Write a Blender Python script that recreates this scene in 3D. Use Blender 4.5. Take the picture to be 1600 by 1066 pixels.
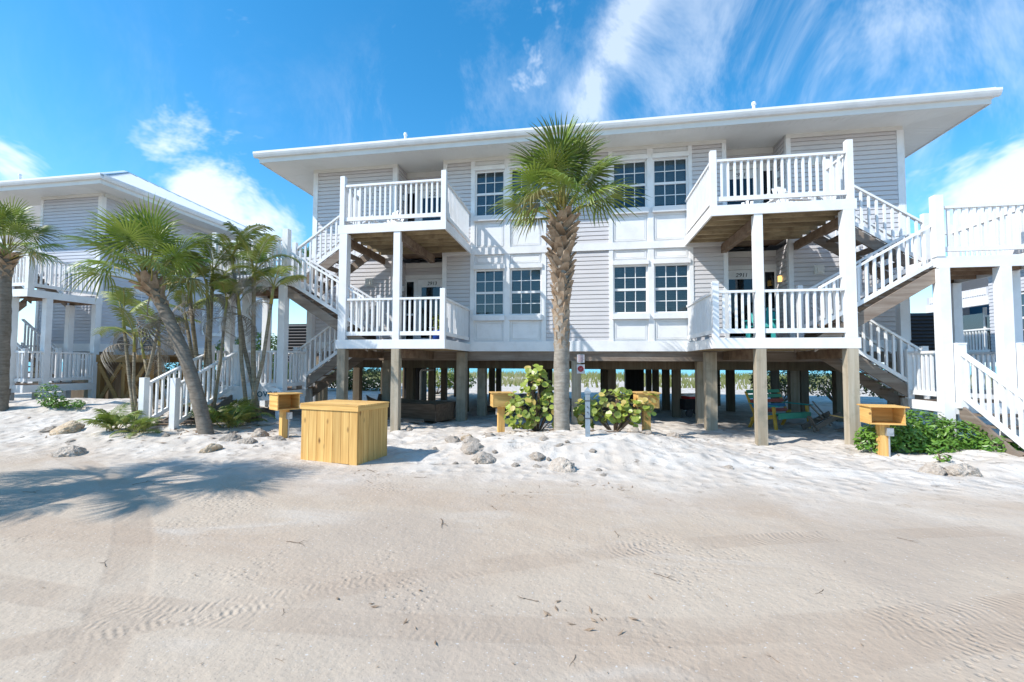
import bpy, math, random
from mathutils import Vector, Matrix, noise
R = math.radians
random.seed(7)
for _o in list(bpy.data.objects): bpy.data.objects.remove(_o)
S = bpy.context.scene
COL = S.collection

# ------------------------------------------------------------------ camera
FPX, PPX, PPY = 721.8, 777.3, 535.5           # calibrated on the photograph (1600 x 1066)
YAW, PITCH, ROLL = 0.1792, 0.0455, 0.0051
CAM = Vector((-0.0885, -12.895, -0.3491))
fw = Vector((-math.sin(YAW)*math.cos(PITCH), math.cos(YAW)*math.cos(PITCH), math.sin(PITCH)))
rt = Vector((math.cos(YAW), math.sin(YAW), 0)); up = rt.cross(fw)
rt, up = rt*math.cos(ROLL)+up*math.sin(ROLL), up*math.cos(ROLL)-rt*math.sin(ROLL)
cd = bpy.data.cameras.new('camera'); cam = bpy.data.objects.new('camera', cd); COL.objects.link(cam)
cam.matrix_world = Matrix(((rt.x, up.x, -fw.x, CAM.x), (rt.y, up.y, -fw.y, CAM.y), (rt.z, up.z, -fw.z, CAM.z), (0, 0, 0, 1)))
cd.sensor_width = 36; cd.sensor_fit = 'HORIZONTAL'; cd.lens = 36*FPX/1600
cd.shift_x = (800-PPX)/1600; cd.shift_y = (PPY-533)/1600
cd.clip_start = 0.05; cd.clip_end = 30000
S.camera = cam

# ------------------------------------------------------------------ light
SUN = Vector((-0.81, -0.49, 0.93)).normalized()      # towards the sun
SUN_EL = math.asin(SUN.z); SUN_AZ = math.atan2(SUN.x, SUN.y)
ld = bpy.data.lights.new('sun', 'SUN'); ld.energy = 3.25; ld.angle = R(0.55); ld.color = (1, 0.955, 0.89)
sun = bpy.data.objects.new('sun', ld); COL.objects.link(sun)
sun.rotation_euler = SUN.to_track_quat('Z', 'Y').to_euler(); sun.location = (-20, -15, 30)

W = bpy.data.worlds.new('World'); S.world = W; W.use_nodes = True
W.cycles.sampling_method = 'NONE'
def world():
    nt = W.node_tree; N = nt.nodes; L = nt.links; N.clear()
    def n(t, **k):
        x = N.new(t)
        for a, b in k.items(): setattr(x, a, b)
        return x
    def m(op, a, b=None, c=None, clamp=False):
        x = n('ShaderNodeMath', operation=op, use_clamp=clamp)
        for i, v in enumerate((a, b, c)):
            if v is None: continue
            if isinstance(v, (int, float)): x.inputs[i].default_value = v
            else: L.new(v, x.inputs[i])
        return x.outputs[0]
    sky = n('ShaderNodeTexSky', sky_type='NISHITA', sun_disc=False)
    sky.sun_elevation = SUN_EL; sky.sun_rotation = SUN_AZ; sky.air_density = 1.0; sky.dust_density = 0.25; sky.ozone_density = 3.0
    hs = n('ShaderNodeHueSaturation'); hs.inputs['Saturation'].default_value = 1.34; hs.inputs['Hue'].default_value = 0.490; hs.inputs['Value'].default_value = 0.94
    L.new(sky.outputs[0], hs.inputs['Color'])
    tc = n('ShaderNodeTexCoord'); D = tc.outputs['Generated']
    sp = n('ShaderNodeSeparateXYZ'); L.new(D, sp.inputs[0]); x, y, z = sp.outputs
    # a cloud layer overhead: direction projected on a plane, so the clouds get smaller towards the horizon
    zz = m('MAXIMUM', m('ADD', z, 0.06), 0.02)
    cb = n('ShaderNodeCombineXYZ'); L.new(m('DIVIDE', x, zz), cb.inputs[0]); L.new(m('DIVIDE', y, zz), cb.inputs[1])
    def ns(vec, scale, det, rough, dist=0.0, mapv=None, rot=0):
        if mapv:
            mp = n('ShaderNodeMapping'); mp.inputs['Scale'].default_value = mapv; mp.inputs['Rotation'].default_value = (0, 0, rot); L.new(vec, mp.inputs[0]); vec = mp.outputs[0]
        t = n('ShaderNodeTexNoise'); t.inputs['Scale'].default_value = scale; t.inputs['Detail'].default_value = det; t.inputs['Roughness'].default_value = rough; t.inputs['Distortion'].default_value = dist
        L.new(vec, t.inputs['Vector']); return t.outputs['Fac']
    def ramp(v, a, b):
        r = n('ShaderNodeMapRange', interpolation_type='SMOOTHSTEP'); r.inputs[1].default_value = a; r.inputs[2].default_value = b; L.new(v, r.inputs[0]); return r.outputs[0]
    def lobe(d, k):       # soft region of the sky round a direction
        d = Vector(d).normalized()
        dp = n('ShaderNodeVectorMath', operation='DOT_PRODUCT'); dp.inputs[1].default_value = d; L.new(D, dp.inputs[0])
        return m('POWER', m('MAXIMUM', dp.outputs['Value'], 0.0), k)
    wisp = ns(D, 2.9, 6, 0.70, 0.55, (1.5, 1.5, 0.8), R(10))
    reg = ns(D, 1.7, 0, 0.5)
    big = m('MULTIPLY', lobe((0.406, 0.766, 0.498), 16), 0.48)
    streak = m('ADD', m('ADD', lobe((0.085, 0.791, 0.606), 1500), lobe((0.058, 0.824, 0.564), 1500)), m('ADD', lobe((0.027, 0.853, 0.521), 1500), lobe((0.001, 0.876, 0.482), 1300)))
    wreg = m('ADD', m('MULTIPLY', ramp(reg, 0.46, 0.68), 0.40), big)
    cir = m('ADD', m('MULTIPLY', ramp(wisp, 0.43, 0.76), wreg), m('MULTIPLY', ramp(wisp, 0.26, 0.66), m('MULTIPLY', streak, 0.95)), clamp=True)
    cum = ns(D, 5.2, 5, 0.66, 0.35, (1, 1, 1.5))
    creg = m('ADD', m('ADD', lobe((-0.657, 0.695, 0.294), 420), lobe((-0.572, 0.779, 0.257), 260)), m('ADD', m('ADD', lobe((0.604, 0.758, 0.245), 330), lobe((0.652, 0.730, 0.205), 80)), lobe((-0.823, 0.497, 0.277), 420)))
    creg = m('ADD', creg, m('MULTIPLY', ramp(reg, 0.55, 0.7), m('MULTIPLY', ramp(z, 0.5, 0.12), 0.35)))
    cu = ramp(m('ADD', cum, m('MULTIPLY', creg, 0.25)), 0.60, 0.84)
    cl = m('MAXIMUM', m('MULTIPLY', cir, 0.54), m('MULTIPLY', cu, 0.78), clamp=True)
    cl = m('MULTIPLY', cl, ramp(z, -0.02, 0.06))
    hz = n('ShaderNodeMix', data_type='RGBA'); L.new(m('MULTIPLY', ramp(z, 0.16, -0.01), 0.85), hz.inputs['Factor']); L.new(hs.outputs[0], hz.inputs[6]); hz.inputs[7].default_value = (2.9, 4.1, 5.0, 1)   # pale sea haze along the horizon
    mix = n('ShaderNodeMix', data_type='RGBA'); L.new(cl, mix.inputs['Factor']); L.new(hz.outputs[2], mix.inputs[6]); mix.inputs[7].default_value = (4.5, 4.85, 5.3, 1)
    bg = n('ShaderNodeBackground'); bg.inputs['Strength'].default_value = 0.15; L.new(mix.outputs[2], bg.inputs['Color'])
    out = n('ShaderNodeOutputWorld'); L.new(bg.outputs[0], out.inputs['Surface'])
world()
VS = S.view_settings
VS.view_transform = 'Standard'; VS.look = 'None'; VS.exposure = 0.85; VS.gamma = 1; VS.use_curve_mapping = False
S.render.engine = 'CYCLES'
S.cycles.max_bounces = 6; S.cycles.diffuse_bounces = 4; S.cycles.glossy_bounces = 3; S.cycles.transparent_max_bounces = 8; S.cycles.transmission_bounces = 4

# ------------------------------------------------------------------ materials
M = {}
def mat(name, col, rough=0.6, col2=None, scale=6.0, stretch=(1, 1, 1), mixlo=0.35, mixhi=0.65, bump=0.0, bscale=None, spec=0.3, rnd=0.0, det=5, stain=None, stainscale=1.5, stainamt=0.5, metal=0.0, trans=0.0, sheen=None):
    ma = bpy.data.materials.new(name); ma.use_nodes = True; nt = ma.node_tree; N = nt.nodes; L = nt.links
    b = N['Principled BSDF']; b.inputs['Roughness'].default_value = rough; b.inputs['Specular IOR Level'].default_value = spec; b.inputs['Metallic'].default_value = metal
    tc = N.new('ShaderNodeTexCoord'); mp = N.new('ShaderNodeMapping'); mp.inputs['Scale'].default_value = stretch; L.new(tc.outputs['Object'], mp.inputs[0])
    oi = N.new('ShaderNodeObjectInfo'); ad = N.new('ShaderNodeVectorMath'); ad.operation = 'ADD'
    sc = N.new('ShaderNodeVectorMath'); sc.operation = 'SCALE'; sc.inputs['Scale'].default_value = 37.0
    cx = N.new('ShaderNodeCombineXYZ'); L.new(oi.outputs['Random'], cx.inputs[0]); L.new(oi.outputs['Random'], cx.inputs[1]); L.new(cx.outputs[0], sc.inputs[0])
    L.new(mp.outputs[0], ad.inputs[0]); L.new(sc.outputs[0], ad.inputs[1])
    nz = N.new('ShaderNodeTexNoise'); nz.inputs['Scale'].default_value = scale; nz.inputs['Detail'].default_value = det; nz.inputs['Roughness'].default_value = 0.62; L.new(ad.outputs[0], nz.inputs['Vector'])
    cur = None
    if col2:
        rp = N.new('ShaderNodeMapRange'); rp.inputs[1].default_value = mixlo; rp.inputs[2].default_value = mixhi; L.new(nz.outputs['Fac'], rp.inputs[0])
        mx = N.new('ShaderNodeMix'); mx.data_type = 'RGBA'; mx.inputs[6].default_value = (*col, 1); mx.inputs[7].default_value = (*col2, 1); L.new(rp.outputs[0], mx.inputs['Factor']); cur = mx.outputs[2]
    if stain:
        n2 = N.new('ShaderNodeTexNoise'); n2.inputs['Scale'].default_value = stainscale; n2.inputs['Detail'].default_value = 6; n2.inputs['Roughness'].default_value = 0.65
        a2 = N.new('ShaderNodeVectorMath'); a2.operation = 'ADD'; L.new(tc.outputs['Object'], a2.inputs[0]); L.new(sc.outputs[0], a2.inputs[1]); L.new(a2.outputs[0], n2.inputs['Vector'])
        r2 = N.new('ShaderNodeMapRange'); r2.inputs[1].default_value = 0.48; r2.inputs[2].default_value = 0.72; r2.inputs[4].default_value = stainamt; L.new(n2.outputs['Fac'], r2.inputs[0])
        m2 = N.new('ShaderNodeMix'); m2.data_type = 'RGBA'; L.new(r2.outputs[0], m2.inputs['Factor']); m2.inputs[7].default_value = (*stain, 1)
        if cur: L.new(cur, m2.inputs[6])
        else: m2.inputs[6].default_value = (*col, 1)
        cur = m2.outputs[2]
    if rnd:
        hv = N.new('ShaderNodeHueSaturation'); r3 = N.new('ShaderNodeMapRange'); r3.inputs[3].default_value = 1-rnd; r3.inputs[4].default_value = 1+rnd; L.new(oi.outputs['Random'], r3.inputs[0]); L.new(r3.outputs[0], hv.inputs['Value'])
        if cur: L.new(cur, hv.inputs['Color'])
        else: hv.inputs['Color'].default_value = (*col, 1)
        cur = hv.outputs[0]
    if cur: L.new(cur, b.inputs['Base Color'])
    else: b.inputs['Base Color'].default_value = (*col, 1)
    if bump:
        bn = N.new('ShaderNodeBump'); bn.inputs['Strength'].default_value = 1.0; bn.inputs['Distance'].default_value = bump
        src = nz.outputs['Fac']
        if bscale:
            n3 = N.new('ShaderNodeTexNoise'); n3.inputs['Scale'].default_value = bscale; n3.inputs['Detail'].default_value = 6; L.new(ad.outputs[0], n3.inputs['Vector']); src = n3.outputs['Fac']
        L.new(src, bn.inputs['Height']); L.new(bn.outputs[0], b.inputs['Normal'])
    if trans:
        tr = N.new('ShaderNodeBsdfTranslucent'); ms = N.new('ShaderNodeMixShader'); ms.inputs[0].default_value = trans
        if cur: L.new(cur, tr.inputs['Color'])
        else: tr.inputs['Color'].default_value = (*col, 1)
        L.new(b.outputs[0], ms.inputs[1]); L.new(tr.outputs[0], ms.inputs[2]); L.new(ms.outputs[0], N['Material Output'].inputs['Surface'])
    M[name] = ma
    return ma
mat('white', (0.83, 0.83, 0.825), 0.45, (0.80, 0.80, 0.80), 2.2, stain=(0.56, 0.54, 0.49), stainscale=2.2, stainamt=0.30, bump=0.0015, bscale=30)
mat('cream', (0.76, 0.75, 0.71), 0.55, (0.71, 0.70, 0.66), 1.2, stain=(0.50, 0.48, 0.42), stainscale=1.1, stainamt=0.25)
mat('siding', (0.63, 0.61, 0.61), 0.55, (0.60, 0.58, 0.585), 1.2, stain=(0.52, 0.50, 0.50), stainscale=0.7, stainamt=0.3, bump=0.001, bscale=40)
mat('siding_blue', (0.58, 0.595, 0.645), 0.55, (0.55, 0.565, 0.61), 1.2, stain=(0.48, 0.48, 0.48), stainscale=0.7, stainamt=0.3)
mat('soffit', (0.82, 0.82, 0.79), 0.6, (0.78, 0.78, 0.75), 0.8, stain=(0.5, 0.485, 0.44), stainscale=0.6, stainamt=0.25)
mat('roof', (0.74, 0.77, 0.80), 0.32, (0.68, 0.71, 0.74), 0.5, spec=0.5, metal=0.0)
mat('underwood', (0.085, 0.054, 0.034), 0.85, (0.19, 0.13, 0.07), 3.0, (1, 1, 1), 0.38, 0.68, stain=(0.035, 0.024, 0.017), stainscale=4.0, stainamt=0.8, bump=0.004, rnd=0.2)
mat('beamwood', (0.17, 0.108, 0.07), 0.85, (0.29, 0.205, 0.14), 5, (1, 1, 1), stain=(0.36, 0.31, 0.25), stainscale=1.6, stainamt=0.35, bump=0.004, rnd=0.12)
for ax, st in (('x', (0.35, 6, 6)), ('y', (6, 0.35, 6)), ('z', (6, 6, 0.35))):
    mat('grey_'+ax, (0.17, 0.125, 0.095), 0.85, (0.30, 0.25, 0.205), 2.5, st, 0.3, 0.7, stain=(0.165, 0.115, 0.085), stainscale=1.7, stainamt=0.65, bump=0.003, rnd=0.12)
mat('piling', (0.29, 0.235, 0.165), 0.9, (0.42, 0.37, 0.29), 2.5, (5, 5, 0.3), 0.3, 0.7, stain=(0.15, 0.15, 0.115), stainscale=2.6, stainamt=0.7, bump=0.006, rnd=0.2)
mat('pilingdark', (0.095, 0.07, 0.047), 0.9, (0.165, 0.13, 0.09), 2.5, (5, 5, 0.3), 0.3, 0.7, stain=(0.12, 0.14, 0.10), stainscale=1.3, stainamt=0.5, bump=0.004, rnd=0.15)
mat('joistwood', (0.30, 0.23, 0.14), 0.85, (0.44, 0.355, 0.22), 4, (0.5, 3, 3), stain=(0.10, 0.07, 0.045), stainscale=3.5, stainamt=0.6, rnd=0.2)
mat('black', (0.012, 0.012, 0.013), 0.6)
mat('darkgrey', (0.05, 0.05, 0.055), 0.5)
mat('grey', (0.33, 0.34, 0.35), 0.5)
mat('metal', (0.52, 0.54, 0.56), 0.4, (0.42, 0.44, 0.46), 9, metal=0.6)
mat('postmetal', (0.29, 0.35, 0.40), 0.5, (0.21, 0.26, 0.30), 8, stain=(0.22, 0.2, 0.17), stainscale=7, stainamt=0.5)
mat('blind', (0.44, 0.47, 0.47), 0.7, rnd=0.25)
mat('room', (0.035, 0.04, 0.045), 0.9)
mat('bark', (0.24, 0.205, 0.165), 0.95, (0.385, 0.345, 0.29), 6, (1, 1, 3.5), 0.3, 0.7, stain=(0.14, 0.115, 0.09), stainscale=5, stainamt=0.6, bump=0.02)
mat('barkdark', (0.165, 0.135, 0.105), 0.95, (0.275, 0.235, 0.19), 6, (1, 1, 4), 0.3, 0.7, stain=(0.09, 0.07, 0.05), stainscale=5, stainamt=0.6, bump=0.02)
mat('boot', (0.27, 0.175, 0.105), 0.9, (0.46, 0.35, 0.25), 5, stain=(0.13, 0.085, 0.05), stainscale=7, stainamt=0.7, bump=0.006)
mat('fiber', (0.17, 0.10, 0.06), 0.95, (0.30, 0.20, 0.12), 9, bump=0.01)
mat('stem', (0.30, 0.26, 0.19), 0.8, (0.17, 0.135, 0.095), 5, (1, 1, 8), 0.4, 0.6, stain=(0.33, 0.24, 0.10), stainscale=1.2, stainamt=0.6)
mat('greenstem', (0.20, 0.23, 0.07), 0.6, (0.36, 0.28, 0.07), 2.5)
mat('palm', (0.12, 0.195, 0.022), 0.36, (0.27, 0.325, 0.065), 1.8, spec=0.5, rnd=0.38, trans=0.28)
mat('palmold', (0.17, 0.20, 0.045), 0.45, (0.26, 0.22, 0.085), 1.3, spec=0.4, rnd=0.3, trans=0.2)
mat('areca', (0.12, 0.19, 0.035), 0.45, (0.25, 0.26, 0.06), 1.5, spec=0.4, rnd=0.3, trans=0.22)
mat('deadleaf', (0.255, 0.215, 0.17), 0.9, (0.36, 0.32, 0.265), 4, rnd=0.2, trans=0.1)
mat('seagrape', (0.20, 0.30, 0.045), 0.38, (0.36, 0.40, 0.075), 3.5, spec=0.45, rnd=0.32, trans=0.25, stain=(0.50, 0.33, 0.08), stainscale=2.2, stainamt=0.35)
mat('seagrapey', (0.50, 0.38, 0.10), 0.4, (0.56, 0.47, 0.16), 4, spec=0.45, rnd=0.2, trans=0.25, stain=(0.44, 0.22, 0.06), stainscale=4, stainamt=0.5)
mat('shrub', (0.075, 0.19, 0.022), 0.35, (0.19, 0.33, 0.05), 6, spec=0.45, trans=0.2)
mat('hedge', (0.15, 0.245, 0.03), 0.4, (0.24, 0.32, 0.05), 5, spec=0.4, trans=0.25)
mat('olive', (0.085, 0.105, 0.035), 0.6, (0.19, 0.20, 0.08), 3, trans=0.2)
mat('dunegrass', (0.13, 0.175, 0.04), 0.6, (0.31, 0.30, 0.12), 0.5, trans=0.2, stain=(0.40, 0.36, 0.24), stainscale=0.25, stainamt=0.6)
mat('twig', (0.13, 0.085, 0.055), 0.9, (0.23, 0.165, 0.115), 9, rnd=0.25)
mat('litter', (0.22, 0.14, 0.085), 0.9, (0.36, 0.27, 0.19), 12)
mat('rock', (0.37, 0.305, 0.245), 0.9, (0.52, 0.455, 0.385), 3.5, stain=(0.27, 0.225, 0.185), stainscale=5.5, stainamt=0.75, bump=0.03, bscale=9, rnd=0.15)
mat('rocktan', (0.50, 0.36, 0.22), 0.9, (0.60, 0.50, 0.38), 3.5, stain=(0.27, 0.2, 0.14), stainscale=5.5, stainamt=0.6, bump=0.03, bscale=9)
mat('teal', (0.02, 0.27, 0.27), 0.5, (0.03, 0.33, 0.31), 5)
mat('slatgreen', (0.05, 0.30, 0.19), 0.5, (0.07, 0.36, 0.24), 5)
mat('slatblue', (0.03, 0.17, 0.36), 0.5, (0.04, 0.22, 0.42), 5)
mat('slatred', (0.33, 0.05, 0.04), 0.5, (0.40, 0.09, 0.06), 5)
mat('yellow', (0.55, 0.34, 0.045), 0.5, (0.48, 0.28, 0.04), 6)
mat('red', (0.45, 0.02, 0.025), 0.4)
mat('blueglaze', (0.01, 0.06, 0.32), 0.2, spec=0.6)
mat('pvc', (0.62, 0.62, 0.60), 0.45)
mat('signwhite', (0.68, 0.66, 0.67), 0.5, (0.6, 0.58, 0.6), 20)
mat('signred', (0.38, 0.035, 0.04), 0.5)
mat('ink', (0.02, 0.02, 0.022), 0.5)
mat('tealink', (0.02, 0.10, 0.14), 0.5)
mat('oldboat', (0.105, 0.066, 0.042), 0.85, (0.18, 0.12, 0.08), 4, (0.5, 5, 5), bump=0.004)

def mat_pine(name, ax, bright=1.0):
    # new yellow pine: grain along one axis and a few dark knots
    ma = bpy.data.materials.new(name); ma.use_nodes = True; nt = ma.node_tree; N = nt.nodes; L = nt.links; b = N['Principled BSDF']
    tc = N.new('ShaderNodeTexCoord'); oi = N.new('ShaderNodeObjectInfo'); cx = N.new('ShaderNodeCombineXYZ')
    sc = N.new('ShaderNodeVectorMath'); sc.operation = 'SCALE'; sc.inputs['Scale'].default_value = 23.0
    for i in range(3): L.new(oi.outputs['Random'], cx.inputs[i])
    L.new(cx.outputs[0], sc.inputs[0]); ad = N.new('ShaderNodeVectorMath'); ad.operation = 'ADD'; L.new(tc.outputs['Object'], ad.inputs[0]); L.new(sc.outputs[0], ad.inputs[1])
    st = [14, 14, 14]; st['xyz'.index(ax)] = 0.7
    mp = N.new('ShaderNodeMapping'); mp.inputs['Scale'].default_value = st; L.new(ad.outputs[0], mp.inputs[0])
    nz = N.new('ShaderNodeTexNoise'); nz.inputs['Scale'].default_value = 1.6; nz.inputs['Detail'].default_value = 6; nz.inputs['Distortion'].default_value = 0.6; L.new(mp.outputs[0], nz.inputs[0])
    cr = N.new('ShaderNodeValToRGB'); e = cr.color_ramp.elements
    e[0].position = 0.28; e[0].color = (0.41*bright, 0.215*bright, 0.06*bright, 1); e[1].position = 0.72; e[1].color = (0.61*bright, 0.385*bright, 0.135*bright, 1)
    L.new(nz.outputs['Fac'], cr.inputs[0])
    k = [5.0, 5.0, 5.0]; k['xyz'.index(ax)] = 2.4
    m2 = N.new('ShaderNodeMapping'); m2.inputs['Scale'].default_value = k; L.new(ad.outputs[0], m2.inputs[0])
    vo = N.new('ShaderNodeTexVoronoi'); vo.inputs['Scale'].default_value = 1.0; vo.inputs['Randomness'].default_value = 1.0; L.new(m2.outputs[0], vo.inputs['Vector'])
    rp = N.new('ShaderNodeMapRange'); rp.inputs[1].default_value = 0.05; rp.inputs[2].default_value = 0.16; rp.inputs[3].default_value = 0.85; rp.inputs[4].default_value = 0.0; L.new(vo.outputs['Distance'], rp.inputs[0])
    mx = N.new('ShaderNodeMix'); mx.data_type = 'RGBA'; L.new(rp.outputs[0], mx.inputs['Factor']); L.new(cr.outputs[0], mx.inputs[6]); mx.inputs[7].default_value = (0.13, 0.05, 0.012, 1)
    hv = N.new('ShaderNodeHueSaturation'); r3 = N.new('ShaderNodeMapRange'); r3.inputs[3].default_value = 0.85; r3.inputs[4].default_value = 1.12; L.new(oi.outputs['Random'], r3.inputs[0]); L.new(r3.outputs[0], hv.inputs['Value']); L.new(mx.outputs[2], hv.inputs['Color'])
    L.new(hv.outputs[0], b.inputs['Base Color']); b.inputs['Roughness'].default_value = 0.6; b.inputs['Specular IOR Level'].default_value = 0.3
    bn = N.new('ShaderNodeBump'); bn.inputs['Distance'].default_value = 0.0015; L.new(nz.outputs['Fac'], bn.inputs['Height']); L.new(bn.outputs[0], b.inputs['Normal'])
    M[name] = ma
for a in 'xyz': mat_pine('pine_'+a, a, 1.34)
mat_pine('pineold_z', 'z', 0.42); mat_pine('pineold_x', 'x', 0.42)

def mat_glass(name, tint=(0.55, 0.62, 0.66), refl=0.5):
    ma = bpy.data.materials.new(name); ma.use_nodes = True; nt = ma.node_tree; N = nt.nodes; L = nt.links; N.remove(N['Principled BSDF'])
    t = N.new('ShaderNodeBsdfTransparent'); t.inputs[0].default_value = (*tint, 1); g = N.new('ShaderNodeBsdfGlossy'); g.inputs['Roughness'].default_value = 0.03; g.inputs[0].default_value = (0.8, 0.9, 1, 1)
    lw = N.new('ShaderNodeFresnel'); lw.inputs['IOR'].default_value = 1.0+refl; ms = N.new('ShaderNodeMixShader'); L.new(lw.outputs[0], ms.inputs[0]); L.new(t.outputs[0], ms.inputs[1]); L.new(g.outputs[0], ms.inputs[2])
    L.new(ms.outputs[0], N['Material Output'].inputs['Surface']); M[name] = ma
mat_glass('glass', (0.66, 0.71, 0.72), refl=0.52)
mat_glass('glassdoor', (0.30, 0.36, 0.40), refl=0.5)
mat_glass('glassblue', (0.35, 0.5, 0.62), 1.3)
def mat_emit(name, col, s):
    ma = bpy.data.materials.new(name); ma.use_nodes = True; b = ma.node_tree.nodes['Principled BSDF']; b.inputs['Base Color'].default_value = (*col, 1); b.inputs['Emission Color'].default_value = (*col, 1); b.inputs['Emission Strength'].default_value = s; M[name] = ma
mat_emit('lamp_glow', (1.0, 0.60, 0.18), 1.0)

def mat_sand():
    ma = bpy.data.materials.new('sand'); ma.use_nodes = True; nt = ma.node_tree; N = nt.nodes; L = nt.links; b = N['Principled BSDF']; b.inputs['Roughness'].default_value = 0.95; b.inputs['Specular IOR Level'].default_value = 0.15
    g = N.new('ShaderNodeNewGeometry'); P = g.outputs['Position']; sp = N.new('ShaderNodeSeparateXYZ'); L.new(P, sp.inputs[0]); x, y, z = sp.outputs
    def m(op, a, bb=None, c=None, clamp=False):
        q = N.new('ShaderNodeMath'); q.operation = op; q.use_clamp = clamp
        for i, v in enumerate((a, bb, c)):
            if v is None: continue
            if isinstance(v, (int, float)): q.inputs[i].default_value = v
            else: L.new(v, q.inputs[i])
        return q.outputs[0]
    def nz(scale, det=6, rough=0.6, st=None, dist=0):
        t = N.new('ShaderNodeTexNoise'); t.noise_dimensions = '2D'; t.inputs['Scale'].default_value = scale; t.inputs['Detail'].default_value = det; t.inputs['Roughness'].default_value = rough; t.inputs['Distortion'].default_value = dist
        v = P
        if st:
            q = N.new('ShaderNodeMapping'); q.inputs['Scale'].default_value = st[0]; q.inputs['Rotation'].default_value = (0, 0, st[1]); L.new(P, q.inputs[0]); v = q.outputs[0]
        L.new(v, t.inputs['Vector']); return t.outputs['Fac']
    def mr(v, a, bb, c=0.0, d=1.0, t='SMOOTHSTEP'):
        q = N.new('ShaderNodeMapRange'); q.interpolation_type = t
        for i, k in enumerate((a, bb, c, d)): q.inputs[i+1].default_value = k
        L.new(v, q.inputs[0]); return q.outputs[0]
    def mix(f, a, bb):
        q = N.new('ShaderNodeMix'); q.data_type = 'RGBA'; L.new(f, q.inputs['Factor'])
        for i, k in ((6, a), (7, bb)):
            if isinstance(k, tuple): q.inputs[i].default_value = (*k, 1)
            else: L.new(k, q.inputs[i])
        return q.outputs[2]
    # packed tan roadway towards the camera, loose white sand towards the houses
    edge = m('ADD', y, m('MULTIPLY', nz(0.7, 4, 0.65), 3.0))
    road = mr(edge, -6.6, -3.2, 1, 0)
    tan = mix(mr(nz(0.42, 4, 0.62, ((0.5, 1.2, 1), 0.2), 0.6), 0.36, 0.66), (0.435, 0.34, 0.255), (0.48, 0.395, 0.305))
    tan = mix(mr(nz(0.9, 4, 0.6, ((0.45, 1.3, 1), 0.45), 0.6), 0.54, 0.80), tan, (0.50, 0.43, 0.355))
    tan = mix(mr(nz(0.33, 1), 0.55, 0.7), tan, (0.42, 0.34, 0.265))
    wh = mix(mr(nz(1.3, 3), 0.4, 0.65), (0.53, 0.475, 0.415), (0.61, 0.565, 0.51))
    wh = mix(mr(nz(3.1, 5, 0.75), 0.60, 0.72), wh, (0.30, 0.265, 0.23))
    col = mix(road, wh, tan)
    spk = nz(55, 1, 0.5); col = mix(mr(spk, 0.70, 0.80), col, (0.33, 0.27, 0.22)); col = mix(mr(nz(38, 1, 0.5), 0.73, 0.82), col, (0.55, 0.51, 0.46))
    L.new(col, b.inputs['Base Color'])
    # bump: grain, footprints and tyre treads pressed along curved tracks
    h = m('ADD', m('MULTIPLY', nz(26, 3, 0.6), 0.0065), m('MULTIPLY', nz(3.2, 3, 0.6), 0.022))
    vo = N.new('ShaderNodeTexVoronoi'); vo.inputs['Scale'].default_value = 3.4; L.new(P, vo.inputs['Vector']); vo.feature = 'F1'; vo.voronoi_dimensions = '2D'
    loose = mr(edge, -5.4, -4.0)
    h = m('ADD', h, m('MULTIPLY', m('MULTIPLY', mr(vo.outputs['Distance'], 0.05, 0.5), 0.032), loose))
    tracks = ((-3.0, 6.0, 16.2, 0.16), (-3.0, 6.0, 17.6, 0.16), (8.0, -26.0, 17.4, 0.15), (8.0, -26.0, 19.0, 0.15), (-14.0, -20.0, 14.6, 0.17), (-14.0, -20.0, 13.2, 0.17))
    rut = 0.0; vp = N.new('ShaderNodeTexVoronoi'); vp.voronoi_dimensions = '2D'; vp.inputs['Scale'].default_value = 13.0; L.new(P, vp.inputs['Vector'])
    h = m('SUBTRACT', h, m('MULTIPLY', mr(vp.outputs['Distance'], 0.10, 0.32, 1, 0), m('MULTIPLY', mr(nz(0.6, 2), 0.54, 0.72), 0.007)))
    gate = m('MULTIPLY', mr(nz(0.7, 1), 0.50, 0.66), mr(nz(7.0, 2, 0.6), 0.38, 0.60))
    for cx_, cy_, r_, w_ in tracks:
        dx = m('SUBTRACT', x, cx_); dy = m('SUBTRACT', y, cy_)
        rr = m('SQRT', m('ADD', m('MULTIPLY', dx, dx), m('MULTIPLY', dy, dy)))
        off = m('SUBTRACT', rr, r_); msk = mr(m('ABSOLUTE', off), w_*0.75, w_*1.05, 1, 0)
        an = m('ARCTAN2', dy, dx)
        tread = m('SINE', m('ADD', m('MULTIPLY', an, r_*2*math.pi/0.055), m('MULTIPLY', m('ABSOLUTE', off), 38)))
        hh = m('MULTIPLY', m('SUBTRACT', m('MULTIPLY', m('MULTIPLY', tread, gate), 0.0030), 0.004), msk)
        h = m('ADD', h, hh); rut = m('MAXIMUM', rut, msk)
    L.new(mix(m('MULTIPLY', m('MULTIPLY', rut, mr(nz(1.1, 3), 0.32, 0.58)), 0.42), col, (0.36, 0.275, 0.205)), b.inputs['Base Color'])     # damp, compacted sand in the wheel ruts
    bn = N.new('ShaderNodeBump'); bn.inputs['Strength'].default_value = 0.8; bn.inputs['Distance'].default_value = 1.0; L.new(h, bn.inputs['Height']); L.new(bn.outputs[0], b.inputs['Normal'])
    M['sand'] = ma
mat_sand()
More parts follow.
